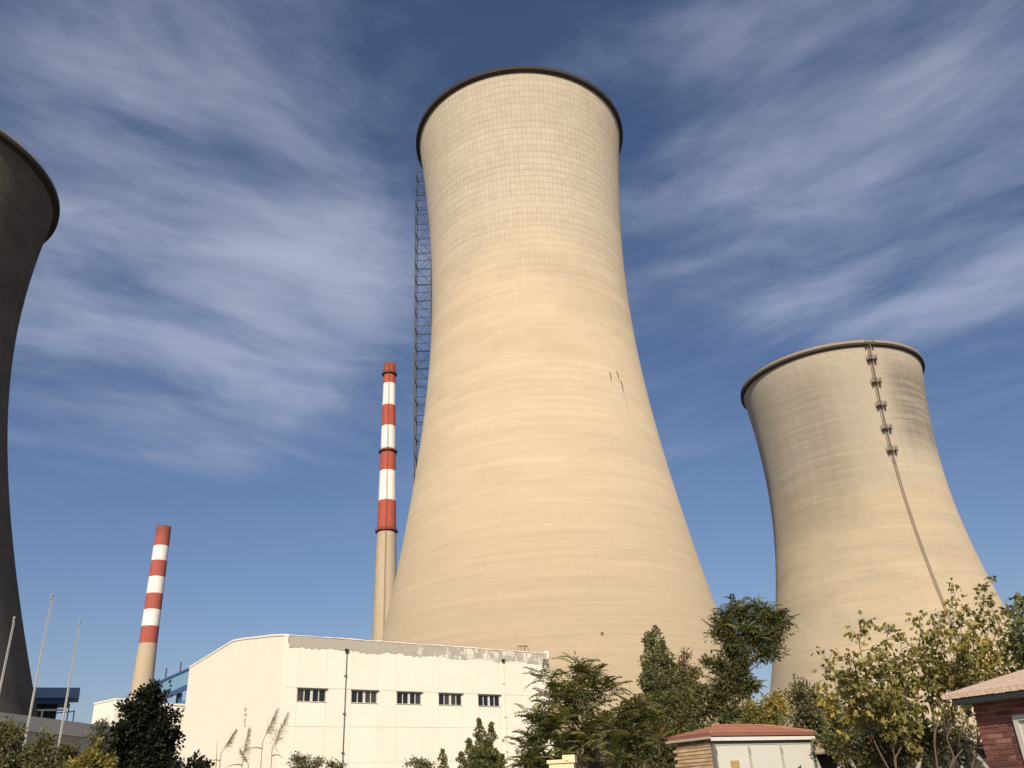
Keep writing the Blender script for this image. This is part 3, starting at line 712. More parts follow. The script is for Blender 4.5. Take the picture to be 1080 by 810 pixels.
# local x runs towards the camera along the wall; the house lies on local +y (azimuth HAZ-90)
ov, ovx = .28, .20; HL, HD_ = 5.2, 4.4
MB().box((ovx + .06, ov + .014, -.2), (HL - .2, HD_, 2.60)).obj('wall_core', simple('pinkish_mortar', (.34, .23, .185), .95, .3, 12.), hs_)
bfull = [MB().box((0, 0, 0), (.218, .085, .057)).mesh('brick', m) for m in (m_rb, m_rb2, m_rb3)]
bhalf = [MB().box((0, 0, 0), (.102, .085, .057)).mesh('brick', m) for m in (m_rb, m_rb2, m_rb3)]
DX0, DX1, DZ = .835, 1.78, 2.33
for c in range(36):
    z = c * .0725 - .04
    xx = ovx + .055; fst = True
    while xx < 2.3:
        h_ = fst and c % 2; L = .106 if h_ else .222
        if z < DZ and xx < DX1 and xx + L > DX0 - .01:
            if DX0 - xx > .115: L = .106; h_ = True
            else:
                if DX0 - xx > .03: MB().box((0, 0, 0), (DX0 - xx - .008, .085, .057)).obj('brick', random.choice((m_rb, m_rb2)), hs_, loc=(xx, ov, z))
                xx = DX1 + .005; continue
        link('brick', (bhalf if h_ else bfull)[random.choice((0, 0, 0, 1, 2))], hs_, loc=(xx, ov + random.uniform(-.004, .004), z))
        xx += L + .011; fst = False
for c in range(36):                          # end wall bricks returning from the corner
    z = c * .0725 - .04; yy = ov + .09
    for q in range(3):
        link('brick', bfull[random.choice((0, 0, 1, 2))], hs_, loc=(ovx + .05 + random.uniform(-.003, .003) + .085, yy + q * .233, z), rot=(0, 0, R(90)))
MB().box((2.36, ov - .002, -.2), (HL - .2, ov + .0135, 2.5)).obj('rendered_wall', m_rb2, hs_)
dfr = MB(); dfr.box((DX0, ov - .03, -.05), (DX0 + .07, ov + .06, DZ)); dfr.box((DX1 - .07, ov - .03, -.05), (DX1, ov + .06, DZ)); dfr.box((DX0 + .071, ov - .03, DZ - .07), (DX1 - .071, ov + .06, DZ))
dof = dfr.obj('door', simple('grey_white_frame', (.50, .49, .46), .7, .2, 5.), hs_)
MB().box((DX0 + .072, ov + .01, -.02), (DX1 - .072, ov + .045, DZ - .072)).obj('door_leaf', simple('grey_door_paint', (.46, .45, .43), .6, .1, 3.), dof)
MB().tube([(1.17, ov - .03, 1.92), (1.17, ov - .03, 2.02)], .02, 8).obj('handle', m_dark, dof)
# roof: slab rising from the eave to a ridge
pit = .19; zr = HE + pit * HD_ * .62
rfv = [(0, 0, HE), (HL, 0, HE), (HL, HD_ * .62, zr), (0, HD_ * .62, zr), (0, HD_ * 1.2, HE), (HL, HD_ * 1.2, HE)]
rv2 = rfv + [(x, y, z - .07) for x, y, z in rfv]
hroof = link('roof', mesh('roof', rv2, [(0, 1, 2, 3), (3, 2, 5, 4), (7, 6, 9, 8), (8, 9, 10, 11), (0, 6, 7, 1), (1, 7, 8, 2), (2, 8, 11, 5), (5, 11, 10, 4), (4, 10, 9, 3), (3, 9, 6, 0)], m_tile), hs_)
MB().box((.13, .02, HE - .165), (HL, .07, HE - .073)).obj('fascia', simple('slate_grey_fascia', (.030, .034, .036), .6, .2, 4.), hs_)
MB().box((.13, .072, HE - .16), (HL, ov + .012, HE - .13)).obj('soffit', m_gframe, hs_)

# ------------------------------------------------------------------ cream pillar among the shrubs
cpz = at(591, 797, 17)
pil = empty('cream_pillar', (cpz[0], cpz[1], 0), 'cream painted masonry pillar top at the foot of the feathery tree', 'pillar', rz=R(-8))
m_cream = plaster('cream_plaster', (.74, .62, .40), .2)
MB().box((-.20, -.15, -.1), (.245, .25, 2.14)).obj('shaft', m_cream, pil)
MB().box((-.235, -.18, 2.142), (.05, .28, 2.20)).obj('cap', m_cream, pil)
MB().box((.052, -.185, 2.142), (.275, .285, 2.27)).obj('cap', m_cream, pil)
MB().box((.09, -.191, 2.165), (.16, -.1865, 2.19)).obj('plate', m_yel, pil)

# ------------------------------------------------------------------ vegetation
def leaf_mat(name, cols, patch=None, trans=.40, rough=.6, coord_scale=.9, objrand=False):
    """cols: list of (pos, colour) picked per leaf; patch = (colour, lo, hi) mixes in by position"""
    def b(t):
        if objrand: rnd = t.node('ShaderNodeObjectInfo').outputs['Random']
        else: rnd = t.node('ShaderNodeNewGeometry').outputs['Random Per Island']
        rp = t.node('ShaderNodeValToRGB'); t.l.new(rnd, rp.inputs[0]); e = rp.color_ramp.elements
        while len(e) < len(cols): e.new(.5)
        for q, (p_, c_) in zip(e, cols): q.position = p_; q.color = c_ + (1,)
        cc = rp.outputs[0]
        if patch:
            geo = t.node('ShaderNodeNewGeometry'); n = t.noise(geo.outputs['Position'], coord_scale, 2, .5)
            n = t.math('ADD', n, t.math('MULTIPLY', t.math('SUBTRACT', rnd, .5), .22))
            cc = t.mix(t.step(n, patch[1], patch[2]), cc, patch[0])
        df = t.node('ShaderNodeBsdfPrincipled'); t.put(df.inputs['Base Color'], cc); df.inputs['Roughness'].default_value = rough; df.inputs['Specular IOR Level'].default_value = .35
        tr = t.node('ShaderNodeBsdfTranslucent'); t.put(tr.inputs['Color'], t.mix(1., cc, (1.3, 1.35, .6), 'MULTIPLY'))
        mx = t.node('ShaderNodeMixShader', i_0=trans); t.l.new(df.outputs[0], mx.inputs[1]); t.l.new(tr.outputs[0], mx.inputs[2])
        return mx.outputs[0]
    return material(name, b)
m_bark = simple('grey_brown_bark', (.13, .105, .08), .95, .4, 9., bump=.6, bdist=.02)
m_bark2 = simple('pale_bark', (.24, .20, .15), .95, .35, 9., bump=.6, bdist=.02)
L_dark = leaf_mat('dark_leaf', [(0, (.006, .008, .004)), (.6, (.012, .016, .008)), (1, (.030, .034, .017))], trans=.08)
L_ail = leaf_mat('feathery_leaf', [(0, (0.106, 0.117, 0.045)), (.55, (0.181, 0.182, 0.073)), (.85, (0.237, 0.228, 0.094)), (1, (0.312, 0.260, 0.106))], patch=((0.275, 0.215, 0.094), .58, .72), objrand=True, coord_scale=.8)
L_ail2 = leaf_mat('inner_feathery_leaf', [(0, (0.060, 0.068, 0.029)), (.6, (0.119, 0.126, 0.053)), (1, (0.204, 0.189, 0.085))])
L_brown = leaf_mat('turning_leaf', [(0, (.05, .05, .02)), (.5, (.10, .085, .03)), (1, (.18, .12, .045))], patch=((.20, .10, .045), .56, .66), objrand=True)
L_pop = leaf_mat('poplar_leaf', [(0, (0.085, 0.095, 0.039)), (.6, (0.163, 0.169, 0.070)), (1, (0.260, 0.250, 0.111))], patch=((0.208, 0.162, 0.065), .60, .72))
L_yel = leaf_mat('yellowing_leaf', [(0, (0.12, 0.12, 0.038)), (.55, (0.235, 0.215, 0.072)), (1, (0.345, 0.30, 0.105))], patch=((0.47, 0.36, 0.095), .55, .68), trans=.45, coord_scale=1.1)
L_shr = leaf_mat('dusty_shrub_leaf', [(0, (0.081, 0.080, 0.037)), (.5, (0.150, 0.142, 0.070)), (1, (0.250, 0.225, 0.125))], patch=((0.213, 0.193, 0.050), .58, .7), coord_scale=1.2)
L_grey = leaf_mat('dusty_grey_leaf', [(0, (0.091, 0.091, 0.072)), (.5, (0.156, 0.150, 0.117)), (1, (0.234, 0.221, 0.176))])
L_reed = leaf_mat('reed_blade', [(0, (.12, .11, .055)), (1, (.22, .19, .10))], objrand=True)
m_plume = simple('reed_plume', (.30, .255, .19), .95, .25, 20.)

def unit(a): return a / np.maximum(np.linalg.norm(a, axis=-1, keepdims=True), 1e-9)
def leaves(pos, dirs, L, W, fold=.18, up=.6):
    """one folded two-triangle leaf per position"""
    n = len(pos); d_ = unit(dirs)
    nr = unit(rng.normal(size=(n, 3)) + np.array([0, -up * .5, up]))
    s = unit(np.cross(d_, nr)); nr = np.cross(s, d_)
    L = L[:, None]; W = W[:, None]
    base, tip = pos, pos + d_ * L
    mid = pos + d_ * L * .45
    l_ = mid + s * W * .5 + nr * W * fold; r_ = mid - s * W * .5 + nr * W * fold
    v = np.stack([base, r_, tip, l_], 1).reshape(-1, 3)
    k = np.arange(n)[:, None] * 4
    f = np.concatenate([k + np.array([[0, 1, 2]]), k + np.array([[0, 2, 3]])], 1).reshape(-1, 3)
    return v, f
def leaf_object(name, v, f, mat, parent):
    me = bpy.data.meshes.new(name)
    me.vertices.add(len(v)); me.vertices.foreach_set('co', np.ascontiguousarray(v, dtype=np.float32).ravel())
    me.loops.add(f.size); me.loops.foreach_set('vertex_index', f.astype(np.int32).ravel())
    me.polygons.add(len(f)); me.polygons.foreach_set('loop_start', np.arange(0, f.size, 3, dtype=np.int32)); me.polygons.foreach_set('loop_total', np.full(len(f), 3, dtype=np.int32))
    me.materials.append(mat); me.update(); me.validate()
    o = link(name, me, parent); o['kind'] = 'stuff'; return o
def in_ellipsoid(n, c, r, bias=.45):
    p_ = unit(rng.normal(size=(n, 3))) * (rng.random((n, 1)) ** bias); return c + p_ * r
def lobes_px(lobes, D):
    out = []
    for q in lobes:
        x, y, rx, ry = q[:4]; dd = q[4] if len(q) > 4 else 0
        c = at(x, y, D + dd); rxm = np.linalg.norm(at(x + rx, y, D + dd) - c); rym = np.linalg.norm(at(x, y - ry, D + dd) - c)
        out.append((c, np.array([rxm, (rxm + rym) * .5, rym])))
    return out
def curve(a, b, n=5, sag=.0, jit=.03):
    a, b = np.array(a, float), np.array(b, float); L = np.linalg.norm(b - a)
    pts = [a + (b - a) * q + np.array([0, 0, sag * L * math.sin(math.pi * q)]) + (rng.normal(size=3) * jit * L if 0 < i < n - 1 else 0) for i, q in enumerate(np.linspace(0, 1, n))]
    return pts
def tree(name, label, cat, base_px, D, lobes, lmat, per_lobe, Lr, Wr, bark=m_bark, trunk_r=.09, group=None, twigs=26, rise=.35, spread=.14, droop=.2, leaf_up=.6, trunk_to=.75, cname='crown', bias=.45, kids=None):
    lb = lobes_px(lobes, D)
    b = at(base_px, 800, D); base = np.array([b[0], b[1], 0.])
    root = empty(name, base, label, cat, group)
    lb = [(c - base, r) for c, r in lb]
    top = max(lb, key=lambda q: q[0][2])[0]
    tp = top * np.array([trunk_to, trunk_to, trunk_to])
    tpts = curve((0, 0, -.1), tp, 7, 0, .025)
    MB().tube(tpts, list(np.linspace(trunk_r, trunk_r * .4, 7)), 8).obj('trunk', bark, root, True)
    P_, D_ = [], []
    tw = MB()
    ends = []
    for (c, r) in lb:
        vol = per_lobe * (r[0] * r[2]) / np.mean([q[1][0] * q[1][2] for q in lb])
        i0 = min(range(len(tpts)), key=lambda i: np.linalg.norm(np.array(tpts[i]) - c) + max(0, tpts[i][2] - c[2] + .5 * r[2]) * 4)
        limb = curve(tpts[i0], c + np.array([0, 0, r[2] * .35]), 6, .05, .03)
        MB().tube(limb, list(np.linspace(trunk_r * .42, trunk_r * .13, 6)), 6).obj('limb', bark, root, True)
        nt = max(6, int(twigs * (r[0] * r[2]) ** .5 / .8)); npl = max(3, int(vol / nt))
        tips = in_ellipsoid(nt, c, r, bias)
        for tpnt in tips:
            q = limb[rng.integers(2, 6)] if rng.random() < .8 else limb[1]
            q = np.array(q); q = q - np.array([0, 0, rise * .3 * r[2]]) * 0
            pts = curve(q, tpnt, 5, rise * .12, .03)
            tw.tube(pts, [.016, .013, .010, .007, .004], 4, False)
            ends.append((np.array(pts[-1]), np.array(pts[-1]) - np.array(pts[-2])))
            tt = rng.random(npl) ** .6; seg = np.minimum((tt * 4).astype(int), 3); ar = np.array(pts)
            pp = ar[seg] + (ar[seg + 1] - ar[seg]) * (tt * 4 - seg)[:, None]
            od = unit(rng.normal(size=(npl, 3)))
            P_.append(pp + od * spread * rng.random((npl, 1))); D_.append(od + unit(ar[-1] - ar[0]) * .5 - np.array([0, 0, droop]))
    tw.obj('twigs', bark, root)['kind'] = 'stuff'
    P_, D_ = np.concatenate(P_), np.concatenate(D_)
    n = len(P_)
    v, f = leaves(P_, D_, rng.uniform(*Lr, n), rng.uniform(*Wr, n), up=leaf_up)
    leaf_object(cname, v, f, lmat, root)
    return root, ends, lb

# feathery compound leaves (one mesh per variant, shared)
def frond_mesh(seed, mat):
    r_ = np.random.default_rng(seed); m = MB(); npair = 8
    dro = r_.uniform(.25, .6)
    cv_ = lambda q: np.array([q * (1 - .12 * q * dro), .05 * math.sin(q * 3 + seed), .25 * q - dro * q * q])
    ts = np.linspace(0, 1, 5)
    for i in range(4):
        a, b2 = cv_(ts[i]), cv_(ts[i + 1]); wv = np.array([0, .008, 0]); hv = np.array([0, 0, .008])
        m.add([a - wv, a + wv, b2 + wv, b2 - wv], [(0, 1, 2, 3)])
    for k in range(npair):
        q = .22 + .76 * k / (npair - 1); p0_ = cv_(q); ln = .27 * (1 - .45 * abs(q - .45)) * r_.uniform(.85, 1.1)
        for sg in (-1, 1):
            dv = np.array([.42, sg * .9, -.25 - .2 * r_.random()]); dv /= np.linalg.norm(dv)
            sd = np.cross(dv, (0, 0, 1)); sd /= np.linalg.norm(sd); wd = ln * .21
            mid = p0_ + dv * ln * .4
            m.add([p0_, mid + sd * wd, p0_ + dv * ln, mid - sd * wd], [(0, 1, 2, 3)])
    return m.mesh('frond', mat)
FR = [frond_mesh(k, L_ail) for k in range(7)]; FRB = [frond_mesh(k + 20, L_brown) for k in range(3)]
def fronds(root, tips, per, size, meshes=FR, limit=290, brown=0.):
    n = 0
    for (p_, d_) in tips:
        a0 = random.uniform(0, 6.28)
        for k in range(per):
            if n >= limit: return
            az_ = a0 + k * 2 * math.pi / per + random.uniform(-.35, .35); el = random.uniform(-.1, .85)
            me = random.choice(FRB if random.random() < brown else meshes)
            link('frond', me, root, loc=p_ + rng.normal(size=3) * .03, rot=(random.uniform(-.35, .35), -el, az_), scale=random.uniform(*size)); n += 1

# --- dark tree at the left
tree('broadleaf_tree', 'dense dark green bushy tree left of the white building', 'tree', 150, 21,
     [(158, 733, 20, 16), (140, 757, 20, 17), (170, 758, 20, 18), (125, 780, 22, 16), (155, 785, 26, 20), (180, 782, 14, 14, .4), (112, 802, 22, 16), (145, 812, 28, 18), (178, 806, 18, 14)],
     L_dark, 1500, (.06, .11), (.05, .08), trunk_r=.11, twigs=30, spread=.17, bias=.36)
tree('leafy_bush', 'small dark leafy bush at the foot of the white wall, right of the dark tree', 'bush', 208, 20,
     [(206, 803, 12, 8), (190, 808, 8, 8), (216, 808, 8, 7)], L_dark, 130, (.07, .12), (.05, .09), trunk_r=.03, twigs=16, cname='foliage')
# --- dusty shrubs along the wall
for (bx_, D, lob, lab, mt, nl) in (
        (8, 19, [(5, 775, 26, 15), (-25, 770, 25, 20), (0, 800, 34, 20), (30, 800, 24, 16)], 'dusty olive shrub at the left edge under the concrete wall', L_shr, 1500),
        (52, 18.5, [(45, 785, 18, 12), (70, 795, 20, 14), (50, 812, 30, 16)], 'dusty olive shrub between the two right flagpoles', L_shr, 1300),
        (98, 18, [(98, 795, 14, 13), (88, 808, 22, 14), (112, 806, 14, 12)], 'yellow green shrub at the foot of the dark tree', L_yel, 1100),
        (108, 24, [(108, 768, 9, 12), (100, 785, 12, 14)], 'grey dusty shrub between concrete wall and dark tree', L_grey, 800)):
    tree('dusty_shrub', lab, 'shrub', bx_, D, lob, mt, nl, (.05, .11), (.025, .05), trunk_r=.035, twigs=40, spread=.12, group='shrubs by the concrete wall', cname='foliage', trunk_to=.6)
# --- bushes along the foot of the white wall
tree('low_bush', 'low grey green bush under the leftmost window of the white building', 'bush', 325, 30, [(318, 802, 14, 8), (335, 805, 12, 7), (320, 815, 18, 9)], L_shr, 800, (.05, .1), (.025, .05), trunk_r=.03, twigs=40, rise=.8, cname='foliage')
tree('low_bush', 'low twiggy bush at the foot of the dark downpipe', 'bush', 352, 30, [(352, 806, 9, 7), (360, 812, 9, 8)], L_shr, 420, (.05, .1), (.025, .05), trunk_r=.02, twigs=34, cname='foliage')
tree('low_bush', 'small round bush under the third window of the white building', 'bush', 442, 28, [(440, 806, 11, 7), (450, 810, 9, 7)], L_pop, 420, (.06, .1), (.03, .06), trunk_r=.02, twigs=26, cname='foliage')

# --- poplars: columns of upright shoots
def poplar(label, base_px, D, shoots, lmat, dens=520, Lr=(.05, .085), Wr=(.04, .065), trunk_r=.06, rbase=.16, group=None):
    b = at(base_px, 800, D); base = np.array([b[0], b[1], 0.]); root = empty('poplar_tree', base, label, 'tree', group)
    P_, D_ = [], []
    main = max(shoots, key=lambda q: -q[1]); tm = at(main[0], main[1], D) - base
    tpts = curve((0, 0, -.1), tm, 8, 0, .012)
    MB().tube(tpts, list(np.linspace(trunk_r, .008, 8)), 8).obj('trunk', m_bark2, root, True)
    tw = MB()
    for q in shoots:
        x, y, hpx, wpx = q[:4]; dd = q[4] if len(q) > 4 else 0
        tip = at(x, y, D + dd) - base; s_ = D / F * 1.06
        low = at(x + (base_px - x) * .35, y + hpx, D + dd * .7) - base
        i0 = min(range(len(tpts)), key=lambda i: abs(tpts[i][2] - (low[2] - .3)))
        limb = [np.array(tpts[i0])] + curve(low, tip, 6, 0, .012)
        MB().tube(limb, list(np.linspace(trunk_r * .4, .006, 7)), 5).obj('limb', m_bark2, root, True)
        n = int(dens * hpx * wpx / 900.)
        tt = rng.random(n) ** .85; ar = np.array(limb[1:]); sg = np.minimum((tt * 5).astype(int), 4)
        ax_ = ar[sg] + (ar[sg + 1] - ar[sg]) * (tt * 5 - sg)[:, None]
        prof_ = np.sin(np.clip(1 - tt, 0, 1) ** .6 * 2.5) ** .8 * wpx * s_ * .5 + .03
        ang = rng.random(n) * 6.283; rad_ = prof_ * np.sqrt(rng.random(n)) * (.8 + .35 * np.sin(tt * 23 + x))
        off = np.stack([np.cos(ang) * rad_, np.sin(ang) * rad_, -rad_ * .35], 1)
        P_.append(ax_ + off); D_.append(off * 2 + np.array([0, 0, .25]) + rng.normal(size=(n, 3)) * .35)
        for k in range(int(n / 26)):
            j = rng.integers(0, n); a = ax_[j] - np.array([0, 0, prof_[j] * .9]); tw.tube([a, ax_[j] + off[j]], [.006, .003], 3, False)
    tw.obj('twigs', m_bark, root)['kind'] = 'stuff'
    P_, D_ = np.concatenate(P_), np.concatenate(D_); n = len(P_)
    v, f = leaves(P_, D_, rng.uniform(*Lr, n), rng.uniform(*Wr, n), up=.5); leaf_object('crown', v, f, lmat, root)
    return root
poplar('young poplar with several upright leafy shoots in front of the white wall', 511, 30,
       [(505, 758, 60, 10), (518, 762, 58, 9), (494, 779, 45, 9), (486, 793, 30, 9), (530, 796, 30, 11), (512, 780, 50, 14, -.3), (502, 788, 45, 16, -.5), (522, 790, 40, 14, .3)], L_pop, 2400, trunk_r=.06)
poplar('single thin poplar shoot left of the bushy young poplar', 470, 31, [(467, 790, 40, 8)], L_pop, 2200, trunk_r=.03)
poplar('tall poplar with pointed top standing before the main tower', 700, 27,
       [(691, 661, 80, 17), (683, 667, 80, 17), (699, 676, 80, 20), (688, 690, 90, 26, -.4), (681, 698, 80, 18, .4), (703, 694, 80, 26, .3), (715, 702, 80, 26), (728, 708, 80, 24, .3), (738, 722, 80, 24, -.2), (724, 725, 90, 30, -.6), (708, 728, 90, 34, -.6), (692, 728, 90, 34, -.5), (682, 738, 80, 22), (745, 745, 60, 20), (700, 762, 70, 40, -.8), (730, 760, 70, 34, -.8)],
       L_pop, 760, (.06, .10), (.045, .075), trunk_r=.10)

# --- feathery trees
def feather_tree(label, base_px, D, lobes, per, size, inner=500, limit=290, brown=.0, trunk_r=.07, nt=14, group='feathery leaved trees in front of the towers', bias=.4):
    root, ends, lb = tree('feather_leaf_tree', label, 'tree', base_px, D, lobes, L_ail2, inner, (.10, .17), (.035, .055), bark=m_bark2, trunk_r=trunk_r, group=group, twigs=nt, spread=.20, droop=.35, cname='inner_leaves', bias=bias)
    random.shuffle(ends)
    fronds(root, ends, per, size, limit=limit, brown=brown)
    return root
feather_tree('feathery leaved tree at the right end of the white wall', 612, 25,
     [(612, 706, 22, 12), (588, 724, 20, 12), (630, 728, 20, 14), (607, 735, 22, 14), (622, 757, 28, 18), (595, 755, 16, 16), (630, 785, 34, 22), (605, 790, 24, 18)], 5, (.5, .76), 330, 290, .02, .08)
feather_tree('small feathery tree leaning left against the white wall', 573, 23.5,
     [(571, 756, 15, 9), (584, 768, 13, 10), (566, 784, 16, 10), (560, 800, 18, 12), (580, 802, 18, 12)], 6, (.42, .62), 330, 200, .03, .05)
feather_tree('tall dark feathery tree with a bare stem and rounded crowns at the gap between towers', 790, 27,
     [(760, 652, 18, 11), (782, 646, 20, 12), (805, 645, 22, 13), (820, 652, 18, 14), (770, 674, 24, 16), (800, 664, 20, 14), (822, 676, 14, 15), (808, 688, 10, 10), (757, 704, 18, 14), (778, 702, 20, 16), (762, 728, 22, 18), (784, 724, 16, 16), (765, 755, 26, 20)], 3, (.34, .52), 1050, 298, .2, .09, nt=24)
feather_tree('low feathery shrub with dusty leaves left of the tall poplar', 664, 23,
     [(660, 752, 16, 12), (676, 748, 12, 12), (652, 775, 20, 16), (676, 780, 20, 18), (664, 800, 26, 16)], 6, (.42, .62), 420, 220, .10, .05)
for (bx_, D, lob, lab) in (
        (640, 29, [(640, 770, 24, 18), (662, 785, 26, 20), (618, 795, 24, 16), (690, 795, 28, 18), (640, 805, 40, 14)], 'pale grey dusty bush low behind the feathery trees'),
        (740, 30, [(735, 785, 30, 20), (765, 790, 26, 18), (700, 800, 26, 16)], 'grey dusty bush low behind the poplar, left of the kiosk'),
        (995, 24, [(1000, 770, 20, 16), (1020, 785, 22, 22), (985, 795, 26, 18)], 'grey dusty bush directly left of the brick house wall')):
    tree('dusty_bush', lab, 'bush', bx_, D, lob, L_grey, 900, (.06, .12), (.03, .055), trunk_r=.04, twigs=34, spread=.14, group='grey dusty bushes under the trees', cname='foliage', trunk_to=.6)
# bare twigs sticking up
b0 = at(664, 790, 23.4)
bt = empty('bare_sapling', (b0[0], b0[1], 0), 'bare upright twigs poking out of the dusty shrub before the main tower', 'sapling')
for (x, y) in ((664, 718), (660, 726), (668, 728), (655, 733), (672, 735)):
    q = at(x, y, 23.4) - np.array([b0[0], b0[1], 0]); MB().tube(curve((rng.normal() * .05, 0, 0), q, 6, 0, .015), [.018, .014, .011, .008, .006, .003], 4).obj('stem', m_bark, bt)
tree('turning_shrub', 'reddish brown topped shrub behind the tall poplar', 'shrub', 725, 29.5, [(722, 692, 14, 8), (730, 706, 12, 10), (716, 705, 12, 10), (724, 730, 20, 18)], L_brown, 420, (.08, .14), (.03, .05), cname='foliage', trunk_r=.05)
# --- yellow-green undergrowth behind the kiosk
for (bx_, D, lob, lab, mt) in (
        (800, 25, [(795, 748, 20, 14), (820, 742, 20, 14), (805, 765, 30, 16), (785, 768, 18, 12)], 'yellow green shrub directly behind the kiosk roof', L_yel),
        (845, 26, [(840, 726, 18, 14), (858, 735, 18, 16), (848, 755, 28, 20), (866, 770, 20, 24)], 'olive green shrub right of the bare tree stem', L_shr),
        (885, 24, [(880, 745, 22, 18), (900, 770, 26, 24), (878, 790, 22, 20)], 'shady green shrub filling the gap right of the kiosk', L_pop),
        (930, 21, [(925, 765, 30, 20), (955, 775, 30, 20), (910, 795, 26, 16), (985, 780, 26, 24), (945, 800, 30, 16)], 'dark undergrowth shrub left of the brick house', L_shr)):
    tree('garden_shrub', lab, 'shrub', bx_, D, lob, mt, 1100, (.07, .12), (.04, .07), trunk_r=.05, twigs=34, spread=.15, group='shrubs behind the kiosk', cname='foliage', trunk_to=.6)

# --- open crowned young tree at the right
def young_tree(label, base_px, D, tips, lmat, n_leaf, Lr=(.08, .15), Wr=(.055, .10), root_y=790, tr=.08):
    b = at(base_px, 800, D); base = np.array([b[0], b[1], 0.]); root = empty('young_tree', base, label, 'tree', 'open crowned young trees by the brick house')
    P_, D_ = [], []
    fork = np.array([0, 0, 1.3])
    MB().tube([(0, 0, -.1), (.02, .01, .7), fork], [tr, tr * .85, tr * .75], 8).obj('trunk', m_bark2, root, True)
    tw = MB()
    order = sorted(tips, key=lambda q: q[0]); ng = max(2, len(tips) // 4); groups = [order[k::1][:0] for k in range(ng)]
    for k, q in enumerate(order): groups[min(ng - 1, k * ng // len(order))].append(q)
    stems = []
    for gq in groups:
        c_ = np.mean([at(q[0], q[1], D) - base for q in gq], 0); e_ = fork + (c_ - fork) * .86
        st_ = curve(fork, e_, 7, .0, .03); st_ = [p_ + np.array([0, 0, -.10 * np.linalg.norm(e_ - fork) * math.sin(math.pi * k / 6) * (abs(e_[0]) > .8)]) for k, p_ in enumerate(st_)]
        MB().tube(st_, list(np.linspace(tr * .30, .008, 7)), 6).obj('limb', m_bark, root, True); stems += [(q, st_) for q in gq]
    for q, st_ in stems:
        x, y = q[:2]; dd = q[2] if len(q) > 2 else random.uniform(-1.2, 1.2); wgt = q[3] if len(q) > 3 else 1.
        tip = at(x, y, D + dd) - base
        limb = curve(st_[random.choice((2, 3, 3, 4))], tip, 8, .04, .02)
        MB().tube(limb, list(np.linspace(.013, .004, 8)), 6).obj('limb', m_bark, root, True)
        Lb = np.linalg.norm(tip - fork); ar = np.array(limb)
        ns = int(19 * wgt)
        for k in range(ns):
            t_ = .16 + .84 * (k + rng.random()) / ns; j = min(int(t_ * 7), 6); o = ar[j] + (ar[j + 1] - ar[j]) * (t_ * 7 - j)
            od = unit(rng.normal(size=3) * np.array([1, 1, .5]) + np.array([0, 0, .35])); ln = rng.uniform(.18, .55) * (1.25 - .75 * t_)
            e = o + od * ln; tw.tube([o, (o + e) / 2 + (0, 0, .02), e], [.007, .005, .003], 3, False)
            m = max(3, int(n_leaf * rng.uniform(.6, 1.4)))
            u_ = rng.random((m, 1)); pp = o + (e - o) * (.3 + .75 * u_) + rng.normal(size=(m, 3)) * .05
            P_.append(pp); D_.append(rng.normal(size=(m, 3)) * .6 + od * .4 - np.array([0, 0, .75]))
    tw.obj('twigs', m_bark, root)['kind'] = 'stuff'
    P_, D_ = np.concatenate(P_), np.concatenate(D_); n = len(P_)
    v, f = leaves(P_, D_, rng.uniform(*Lr, n), rng.uniform(*Wr, n), up=.3); leaf_object('crown', v, f, lmat, root)
    return root
young_tree('open crowned young tree with turning leaves in front of the right tower', 985, 20,
    [(1005, 618, 0, 1.2), (1040, 617, .3, 1.2), (968, 650, -.3, 1.1), (985, 655), (1022, 636), (1000, 645), (1050, 650), (1062, 640, .4), (1072, 662), (1030, 665), (1010, 672), (985, 690), (1050, 690), (965, 690), (1070, 690), (1000, 700), (1025, 700)], L_yel, 9)
young_tree('low spreading young tree with yellow shoot tips left of the brick house', 940, 19,
    [(905, 652, 0, 1.), (937, 660, .2), (868, 690, 0, .9), (900, 690), (925, 690), (950, 700), (960, 720), (885, 712), (910, 725), (935, 735), (870, 730), (965, 745), (950, 670)], L_yel, 11, tr=.07)
young_tree('young tree hanging in from the right edge above the brick house roof', 1105, 18,
    [(1075, 632, 0, 1.1), (1085, 640), (1098, 650), (1078, 665), (1090, 690), (1110, 640)], L_pop, 13, tr=.07)

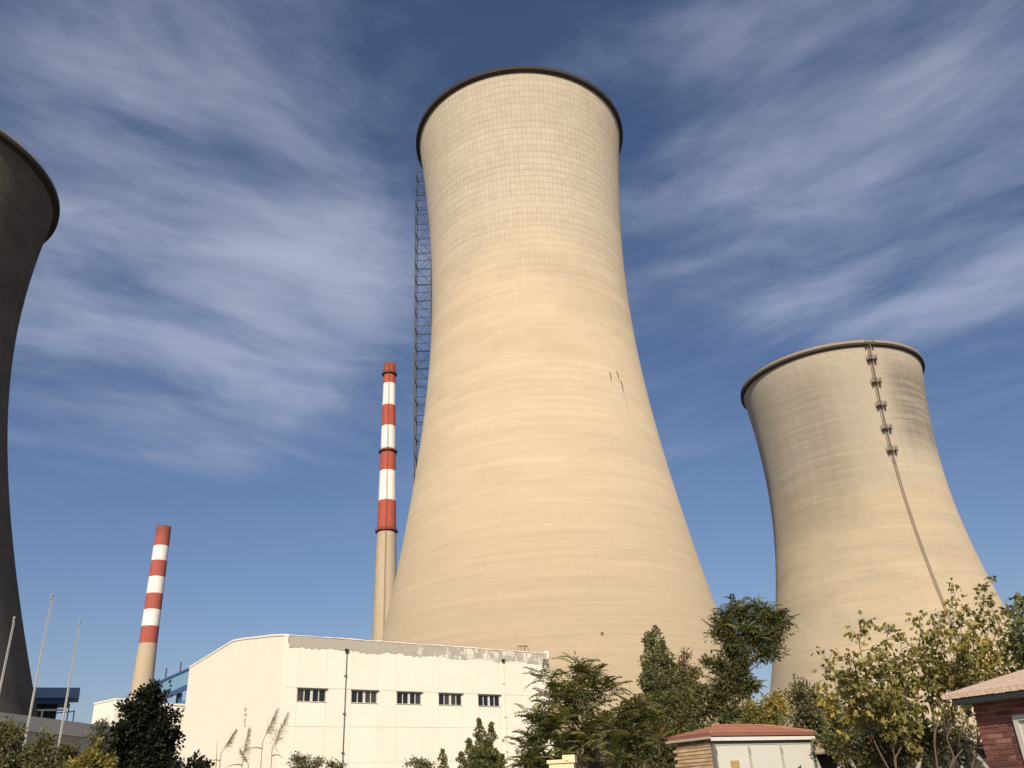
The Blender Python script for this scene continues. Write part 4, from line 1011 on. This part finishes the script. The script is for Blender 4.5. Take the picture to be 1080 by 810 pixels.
# --- reeds in front of the white wall
def reed(x0, y0, tipx, tipy, D, plume, lab, lean=1):
    b = at(x0, 806, D); base = np.array([b[0], b[1], 0.]); root = empty('reed', base, lab, 'reed', 'plumed reeds before the white wall')
    tip = at(tipx, tipy, D) - base; low = at(x0, y0, D) - base
    st = [(0, 0, -.05), low * np.array([.9, .9, .55]), low, (low + tip) / 2, tip]
    MB().tube(st, [.014, .012, .010, .007, .004], 5).obj('stem', m_plume, root)
    if plume:
        m = MB(); ax_ = tip - low; Lp = plume
        p0_ = tip - unit(ax_) * Lp
        side = np.array([lean, 0, 0.])
        for k in range(230):
            q = rng.random(); o = p0_ + (tip - p0_) * q
            ln = Lp * .5 * (1 - q * .65) * rng.uniform(.5, 1)
            dv = unit(unit(ax_) * .8 + rng.normal(size=3) * .55 + side * .6); e = o + dv * ln + np.array([lean * .03, 0, -.35 * ln * ln / Lp])
            md = (o + e) / 2 + np.array([0, 0, .03]); wv = unit(rng.normal(size=3)) * .0045
            m.add([o, md + wv, e, md - wv], [(0, 1, 2, 3)])
        m.obj('plume', m_plume, root)
    for k in range(5):
        h_ = low * (.55 + .1 * k); a = rng.random() * 6.28; sx = math.cos(a); L_ = rng.uniform(.35, .6)
        pts = [np.array(h_) + np.array([sx * L_ * q, math.sin(a) * L_ * q * .4, .35 * L_ * q - .55 * L_ * q * q]) for q in np.linspace(0, 1, 5)]
        v = []; 
        for i, q in enumerate(pts): ww = .014 * (1 - i / 4.2); v += [q + np.array([0, 0, ww]), q - np.array([0, 0, ww])]
        MB().add(v, [(2 * i, 2 * i + 2, 2 * i + 3, 2 * i + 1) for i in range(4)]).obj('blade', L_reed, root)
reed(233, 795, 248, 771, 22, .42, 'leftmost plumed reed, head bent right, before the white gable', 1)
reed(256, 800, 262, 770, 21, .55, 'second plumed reed from the left with upright brown head', .6)
reed(277, 782, 292, 749, 22, .60, 'tallest plumed reed with feathery head, third from the left', .8)
reed(287, 790, 303, 754, 21, .72, 'rightmost plumed reed with the fullest dark head', .4)
reed(228, 806, 229, 782, 21.5, 0, 'plain reed stalk without plume left of the plumed reeds', 1)
reed(262, 806, 254, 792, 20.5, .3, 'short low reed between the plumed heads', -.6)
